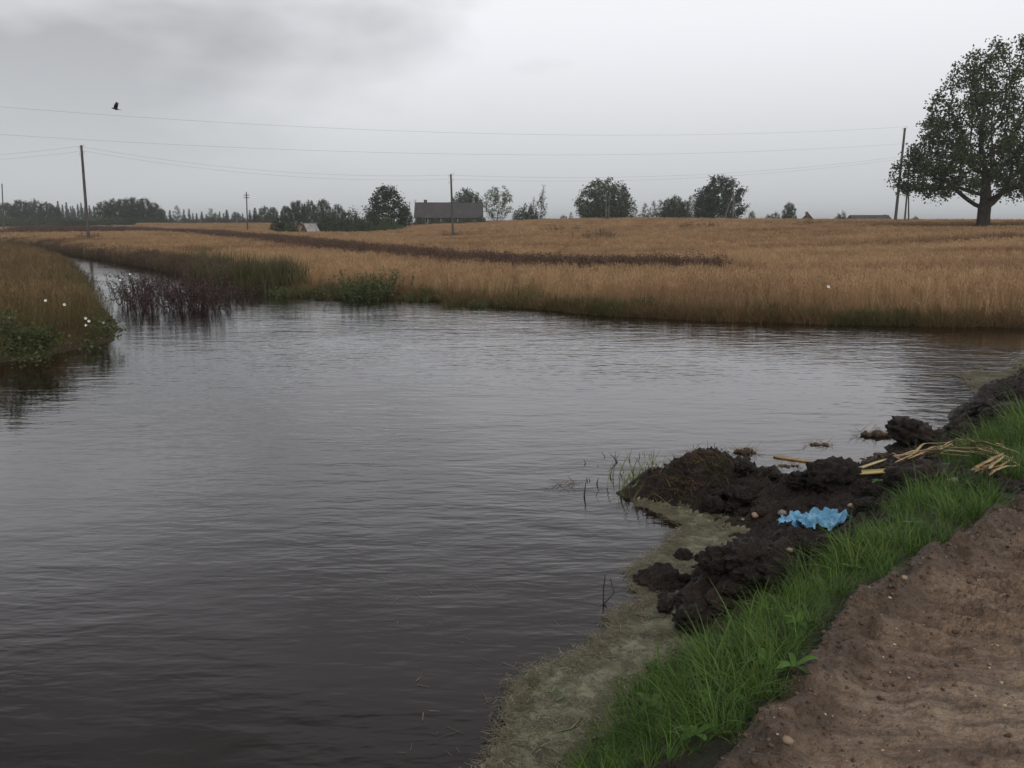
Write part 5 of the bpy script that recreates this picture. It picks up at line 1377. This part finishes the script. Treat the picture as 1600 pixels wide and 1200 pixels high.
# sedge shoots standing in the shallow water by the mound
def shoots(name, c, n, rad, h, w, mat, label, cat='plant', group=None, lean=(0, 0.5), cur=(0, 0.8), seed=0, segs=5):
    r = np.random.default_rng(seed)
    base = np.stack([r.normal(0, rad, n), r.normal(0, rad, n), np.full(n, -0.06)], 1)
    V, Fc = ribbons(base, r.uniform(0, 6.28, n), h * r.uniform(0.5, 1.1, n), w * r.uniform(0.7, 1.2, n), r.uniform(*lean, n), r.uniform(*cur, n), segs, 0.2, r)
    return obj(name, MB().add(V, Fc).mesh(name), mat, loc=(c[0], c[1], 0.0), label=label, cat=cat, group=group)
for k, (px, py, n, rad, h) in enumerate([(985, 762, 30, 0.07, 0.38), (1005, 750, 28, 0.08, 0.34), (1030, 740, 30, 0.10, 0.30), (985, 775, 24, 0.07, 0.28), (1040, 760, 30, 0.12, 0.28), (1015, 772, 30, 0.1, 0.25)]):
    shoots('sedge_tuft', P(px, py), n, rad, h, 0.011, M['sedge'], 'green sedge tuft at the water tip of the mud mound', 'plant', 'sedge tufts at the mound tip', (0.05, 0.8), (0.2, 1.2), 800 + k)
for k, (px, py, h, n) in enumerate([(948, 742, .22, 2), (960, 718, .10, 2), (966, 722, .14, 2), (980, 738, .20, 3), (1001, 715, .09, 2), (935, 755, .10, 3), (925, 775, .16, 1), (918, 750, .06, 4), (905, 752, .05, 4), (985, 705, .05, 3), (937, 728, .08, 2), (957, 745, .08, 4), (890, 745, .05, 3), (1012, 712, .07, 2)]):
    shoots('water_shoot', P(px, py), n + 1, 0.045, h * 1.3, 0.018, M['sedge'] if k in (0, 3, 2) else M['dead_stem'], 'short shoot standing in the water off the mound tip', 'plant', 'shoots in the water off the mound', (0.0, 0.5), (0.0, 0.7), 830 + k)
for k, (px, py, h) in enumerate([(868, 935, .06), (1240, 705, .05), (1290, 700, .05), (1280, 690, .04), (1310, 705, .05), (1250, 712, .05), (1180, 712, .06)]):
    shoots('dead_shoot', P(px, py), 4, 0.05, h, 0.008, M['dead_stem'], 'tiny dark dead shoot poking out of the water', 'plant', 'dead shoots in the water', (0.2, 1.2), (0, 0.8), 860 + k)
# the bent dead stem, shaped like a V
c = P(943, 944)
mb = MB(); tube(mb, [(0, 0, -0.05), (0.0, 0.02, 0.09), (0.01, 0.03, 0.17)], [0.005, 0.004, 0.003], 6); tube(mb, [(0.0, 0, 0.0), (0.06, 0.0, 0.07), (0.04, 0.02, 0.15)], [0.004, 0.004, 0.003], 6)
obj('bent_stem', mb.mesh('bent_stem', True), M['dead_stem'], loc=(c[0], c[1], 0), label='bent dark dead stem forming a V in the water near the scum', cat='stem')
# roots and sods on the mound
GS = 'sods of old grass on the mound'
for k, (px, py, n, h) in enumerate([(1020, 755, 60, .16), (1075, 725, 60, .18), (1130, 740, 60, .18), (1105, 712, 60, .16), (1085, 740, 50, .14), (1130, 715, 40, .12), (1060, 760, 50, .15), (1150, 745, 30, .12), (1045, 775, 40, .13), (1100, 765, 40, .15), (1175, 735, 20, .1), (1195, 790, 22, .10), (1180, 770, 20, .09)]):
    p = on_bank(px, py); r = np.random.default_rng(900 + k)
    base = np.stack([r.normal(0, 0.09, n), r.normal(0, 0.07, n), np.zeros(n)], 1)
    base[:, 2] = bank_h(p[0] + base[:, 0], p[1] + base[:, 1]) - p[2] - 0.005
    V, Fc = ribbons(base, r.normal(4.0, 1.0, n), h * r.uniform(0.5, 1.2, n), np.full(n, 0.006), r.uniform(0.5, 1.4, n), r.uniform(0.2, 1.3, n), 4, 0.3, r)
    obj('grass_sod', MB().add(V, Fc).mesh('grass_sod'), [M['dry_grass'], M['dark_weed'], M['reed']][k % 3], loc=tuple(p), label='tangle of old brown grass hanging on the mud mound', cat='grass', group=GS)
# debris rafts
def raft(px0, px1, py, h, label, seed, n=90):
    a, b = np.array(P(px0, py)), np.array(P(px1, py)); c = (a + b) / 2; L_ = np.linalg.norm(b - a); r = np.random.default_rng(seed)
    e = obj('debris_raft', None, None, loc=(c[0], c[1], 0), label=label, cat='debris')
    if h > 0.01:
        bb = MB()
        for q in range(16):
            lm = lump_mesh('lump', seed * 20 + q, 2, 0.6, 1.0, 2.0)
            lv = np.array([v.co[:] for v in lm.vertices]); lf = np.array([list(f.vertices) for f in lm.polygons]); bpy.data.meshes.remove(lm)
            sx0 = r.uniform(-0.46, 0.46); sc0 = (1 - (2 * sx0) ** 2 * 0.8)
            bb.add(lv * np.array([L_ * 0.10, L_ * 0.055, h * 0.8]) * r.uniform(0.5, 1.2, 3) * sc0 + np.array([sx0 * L_, r.normal(0, L_ * 0.05), h * 0.15 * sc0]), lf)
        obj('matted_body', bb.mesh('raft_body', True), M['debris'], e)
    base = np.stack([r.uniform(-L_ / 2, L_ / 2, n), r.normal(0, L_ * 0.08, n), r.uniform(0.0, h * 0.8, n)], 1)
    V, Fc = ribbons(base, r.normal(0, 0.7, n) + (r.uniform(0, 1, n) < 0.5) * np.pi, r.uniform(0.06, 0.2, n), np.full(n, 0.006), r.uniform(1.0, 1.6, n), r.uniform(-0.2, 0.4, n), 3, 0.4, r)
    obj('stems', MB().add(V, Fc).mesh('raft_stems'), M['dry_grass'], e)
raft(1330, 1400, 681, 0.055, 'long raft of brown plant debris floating left of the rounded clod', 41)
raft(1258, 1302, 695, 0.022, 'thin raft of brown debris floating beyond the mud heap', 42, 40)
raft(1145, 1182, 707, 0.05, 'ragged dark root tangle floating behind the mound', 43, 70)
raft(1215, 1250, 728, 0.018, 'small floating scrap of debris below the cut reed stalk', 44, 30)
raft(1345, 1385, 722, 0.03, 'dark debris scrap in the shallows behind the yellow stalk', 45, 30)
raft(870, 905, 757, 0.006, 'thin green brown debris floating off the mound tip', 46, 30)

# broad-leaved weeds in the verge
def rosette(px, py, n, L_, seed):
    p = on_bank(px, py); r = np.random.default_rng(seed); mb = MB()
    e = obj('broadleaf_weed', None, None, loc=tuple(p), label='broad-leaved weed growing in the verge grass', cat='weed', group='broad-leaved weeds in the verge')
    for k in range(n):
        a = 6.28 * k / n + r.uniform(-0.3, 0.3); l = L_ * r.uniform(0.7, 1.1); el = r.uniform(0.5, 1.0)
        t = np.linspace(0, 1, 7); w = 0.13 * l * np.sin(np.pi * np.clip(t, 0.02, 0.98)) ** 0.7 + 0.004
        rr = l * t; zz = 0.03 + l * t * el - l * 0.55 * t * t
        d = np.array([math.cos(a), math.sin(a)]); s = np.array([-math.sin(a), math.cos(a)])
        V = []
        for q in range(7):
            for sg in (-1, 0, 1):
                xy = d * rr[q] + s * sg * w[q]; V.append((xy[0], xy[1], zz[q] + (0.25 * w[q] if sg else 0)))
        Fc = [[q * 3 + c, q * 3 + c + 1, q * 3 + c + 4, q * 3 + c + 3] for q in range(6) for c in (0, 1)]
        m2 = MB().add(V, Fc)
        obj('leaf', m2.mesh('weed_leaf', True), M['grass'], e)
for k, (px, py, l) in enumerate([(1020, 1120, .17), (1085, 1165, .15), (960, 1180, .14), (1190, 1055, .14), (1240, 1060, .14), (1120, 1050, .15), (1250, 985, .12), (1330, 900, .1), (1425, 830, .12), (1370, 760, .1), (1120, 1110, .15), (1020, 1060, .12), (1390, 752, .1)]):
    rosette(px, py, 5, l * 0.55, 950 + k)
# a few stems in the scum
for k, (a, b) in enumerate([((866, 1152), (912, 1125)), ((868, 1100), (880, 1088)), ((850, 1088), (868, 1078))]):
    strap('green_stem', [a, ((a[0] + b[0]) / 2 + 4, (a[1] + b[1]) / 2 + 4), b], 0.012, M['sedge'], 'yellow green stem lying on the scum', 'stem', 'stems lying on the scum', 0.004, 0.2, 0.015)

# ------------------------------------------------------------------ flooded dark weeds in the channel mouth
def weed_clump(px, py, n, rad, h, seed, label, mat='twig', leaf=0.045, nl=26, name='flooded_weed', lean=(0.0, 0.55), group=None, z=0.0):
    c = P(px, py); r = np.random.default_rng(seed)
    e = obj(name, None, None, loc=(c[0], c[1], z), label=label, cat='weed', group=group)
    base = np.stack([r.normal(0, rad, n), r.normal(0, rad, n), np.full(n, -0.1)], 1)
    az = np.arctan2(base[:, 1], base[:, 0]) + r.normal(0, 0.8, n)
    V, Fc = ribbons(base, az, h * r.uniform(0.55, 1.15, n), np.full(n, 0.016), r.uniform(*lean, n), r.uniform(-0.1, 1.0, n), 6, 0.5, r)
    obj('stems', MB().add(V, Fc).mesh('weed_stems'), M[mat], e)
    VV = V.reshape(n, 7, 2, 3).mean(2)
    pk = r.integers(0, n, n * nl); sg = r.uniform(1.5, 6, n * nl); k = np.clip(sg.astype(int), 0, 5); f = (sg - k)[:, None]
    cc = VV[pk, k] * (1 - f) + VV[pk, k + 1] * f + r.normal(0, 0.03, (n * nl, 3))
    obj('leaves', mesh_np('weed_leaves', *leaf_quads(cc, leaf * r.uniform(0.5, 1.4, n * nl), r)), M[mat], e)
GF = 'dark weed clumps standing in the channel mouth'
for k, (px, py, n, rad, h) in enumerate([(208, 478, 60, .32, .95), (228, 488, 50, .28, 1.0), (246, 470, 24, .35, .9), (268, 482, 20, .30, .75), (292, 478, 60, .34, .95), (312, 484, 66, .34, .95), (328, 476, 56, .30, .85), (348, 470, 30, .32, .6), (368, 466, 26, .36, .55), (384, 462, 14, .3, .5), (262, 455, 30, .5, .85), (225, 455, 40, .4, .9), (300, 452, 26, .5, .8)]):
    weed_clump(px, py, n, rad, h, 1000 + k, ('dense dark purplish weed clump standing in the channel mouth' if n >= 40 else 'sparse dark weed clump with splayed stems in the channel mouth'), group=GF, lean=(0.0, 0.7 if n < 40 else 0.4))
GG = 'tall weed clumps at the end of the green shore'
for k, (px, py, n, rad, h) in enumerate([(556, 464, 50, .35, .8), (575, 468, 60, .35, .85), (592, 466, 34, .3, .95), (565, 470, 40, .35, .6)]):
    weed_clump(px, py, n, rad, h, 1040 + k, 'tall green brown weed clump at the end of the green shore patch', 'reed', 0.06, 22, 'shore_weed', (0.0, 0.35), GG)
for k, (px, py) in enumerate([(765, 476), (778, 479)]):
    weed_clump(px, py, 8, .12, .2, 1060 + k, 'tiny dark weed at the waterline of the far shore', 'twig', 0.05, 8, 'small_weed', (0, 0.9), 'tiny weeds at the far waterline')
# bindweed on the left headland
def flower(px, py, d, label, size=0.045):
    x, y, z = PD(px, py, d)
    e = obj('bindweed_flower', None, None, loc=(x, y, z), rot=(math.radians(70) + rt.uniform(-.3, .3), 0, rt.uniform(-.5, .5)), label=label, cat='flower', group='white bindweed flowers')
    mb = MB(); prof_ = [(0.12, -0.05), (0.25, -0.02), (0.6, 0.012), (1.0, 0.03)]; an = np.linspace(0, 2 * np.pi, 15, endpoint=False)
    V = np.array([[r_ * size * (1 + 0.06 * math.cos(5 * a) * r_) * math.cos(a), r_ * size * (1 + 0.06 * math.cos(5 * a) * r_) * math.sin(a), zz * size / 0.045] for r_, zz in prof_ for a in an])
    i = np.arange(3)[:, None] * 15; j = np.arange(15)[None]; j2 = (j + 1) % 15
    mb.add(V, np.stack([i + j, i + j2, i + 15 + j2, i + 15 + j], -1).reshape(-1, 4)); obj('trumpet', mb.mesh('flower_trumpet', True), M['petal'], e)
    mb = MB(); tube(mb, [(0, 0, -0.05), (0.01, 0.0, -0.12), (0.0, -0.04, -0.3)], [0.008, 0.004, 0.004], 5); obj('stem', mb.mesh('flower_stem', True), M['sedge'], e)
for (px, py, d) in [(72, 470, 14.6), (101, 476, 14.8), (134, 497, 14.9), (135, 508, 14.8), (139, 502, 14.9), (203, 428, 21), (188, 438, 19.5), (162, 504, 15.6), (14, 495, 13.5)]:
    flower(px, py, d, 'white bindweed flower among the brown grass of the left headland', 0.024)
for (px, py, d) in [(977, 491, 21.0), (1294, 448, 19.8)]:
    flower(px, py, d, 'white flower alone on the weedy edge of the far shore', 0.035)
rng = np.random.default_rng(33)
vx, vy, vz = [], [], []
for (px, py, d, n, sx_, sz_) in [(15, 525, 13.2, 16, .22, .10), (45, 525, 13.4, 26, .20, .12), (72, 540, 13.6, 20, .14, .08), (30, 555, 13.2, 16, .25, .06), (8, 508, 13.2, 12, .14, .09), (155, 508, 15.3, 7, .14, .06), (172, 520, 15.8, 6, .12, .05), (140, 538, 14.9, 4, .08, .02)]:
    c = PD(px, py, d)
    vx.append(c[0] + rng.normal(0, sx_, n)); vy.append(d + rng.normal(0, 0.15, n)); vz.append(np.maximum(0.02, c[2] + rng.normal(0, sz_, n)))
vx, vy, vz = map(np.concatenate, (vx, vy, vz))
def vine(name, seed):
    r = np.random.default_rng(seed); mb = MB(); n = 16
    mb.add(*leaf_quads(r.normal(0, 0.09, (n, 3)), 0.07 * r.uniform(0.6, 1.2, n), r, 0.3))
    V, Fc = ribbons(r.normal(0, 0.05, (3, 3)), r.uniform(0, 6.28, 3), r.uniform(0.2, 0.35, 3), np.full(3, 0.008), r.uniform(0.3, 1.2, 3), r.uniform(0.3, 1.5, 3), 4, 0.5, r)
    return mb.add(V, Fc).mesh(name)
scatter('bindweed', [vine('bindweed_spray', 70 + j) for j in range(3)], np.stack([vx, vy, vz], 1), rng.uniform(0, 6.28, len(vx)), rng.uniform(0.7, 1.2, len(vx)), rng.uniform(0, 0.5, len(vx)), M['green_weed'], 'green bindweed hanging over the left headland edge', 'vine', 0.5)

# ------------------------------------------------------------------ bird
bx, by, bz = PD(181, 170, 46)
bm = bmesh.new()
def loft(rings):
    prev = None
    for (x, y, z, ry, rz_) in rings:
        cur = [bm.verts.new((x, y + ry * math.cos(a), z + rz_ * math.sin(a))) for a in np.linspace(0, 2 * np.pi, 10, endpoint=False)]
        if prev:
            for k in range(10): bm.faces.new((prev[k], prev[(k + 1) % 10], cur[(k + 1) % 10], cur[k]))
        else: bm.faces.new(cur)
        prev = cur
    bm.faces.new(prev[::-1])
loft([(-0.255, 0, 0.0, 0.004, 0.004), (-0.215, 0, 0.004, 0.013, 0.014), (-0.195, 0, 0.01, 0.032, 0.032), (-0.15, 0, 0.014, 0.042, 0.042), (-0.10, 0, 0.005, 0.05, 0.05), (-0.02, 0, -0.01, 0.065, 0.062),
      (0.08, 0, -0.018, 0.052, 0.046), (0.15, 0, -0.02, 0.03, 0.022), (0.19, 0, -0.022, 0.045, 0.012), (0.30, 0, -0.03, 0.062, 0.008), (0.315, 0, -0.031, 0.05, 0.006)])
for s in (-1, 1):                                # raised wings
    L1 = [(-0.11, 0.03, 0.02), (-0.10, 0.13, 0.15), (-0.02, 0.20, 0.31), (0.075, 0.22, 0.40)]
    T1 = [(0.09, 0.03, 0.0), (0.08, 0.14, 0.13), (0.085, 0.20, 0.26), (0.11, 0.22, 0.385)]
    rows = []
    for a, b in zip(L1, T1):
        rows.append([bm.verts.new((a[0], s * a[1], a[2])), bm.verts.new(((a[0] + b[0]) / 2 - 0.02, s * (a[1] - 0.012), (a[2] + b[2]) / 2 + 0.012)), bm.verts.new((b[0], s * b[1], b[2])), bm.verts.new(((a[0] + b[0]) / 2 - 0.02, s * (a[1] + 0.008), (a[2] + b[2]) / 2 - 0.010))])
    for q in range(3):
        for k in range(4): bm.faces.new((rows[q][k], rows[q][(k + 1) % 4], rows[q + 1][(k + 1) % 4], rows[q + 1][k]))
    bm.faces.new(rows[3]); bm.faces.new(rows[0][::-1])
bmesh.ops.recalc_face_normals(bm, faces=bm.faces)
me = bpy.data.meshes.new('crow'); bm.to_mesh(me); bm.free()
me.polygons.foreach_set('use_smooth', np.ones(len(me.polygons), bool))
obj('bird', me, M['bird'], loc=(bx, by, bz), rot=(0, 0.12, 0.25), scale=(0.85, 0.85, 0.85), label='dark crow flying with raised wings in the grey sky', cat='bird')

# ------------------------------------------------------------------ rain haze
m = bpy.data.materials.new('haze'); m.use_nodes = True
t = m.node_tree; t.nodes.clear()
o_ = t.nodes.new('ShaderNodeOutputMaterial'); v_ = t.nodes.new('ShaderNodeVolumePrincipled')
v_.inputs['Color'].default_value = (0.93, 0.95, 0.97, 1); v_.inputs['Density'].default_value = 0.00045; v_.inputs['Anisotropy'].default_value = 0.2
t.links.new(v_.outputs[0], o_.inputs['Volume'])
mb = MB(); box(mb, (0, 26, 11.0), (7600, 7600, 26.0))
obj('haze', mb.mesh('haze'), m, kind='stuff', label='thin rain haze over the fields', cat='haze')
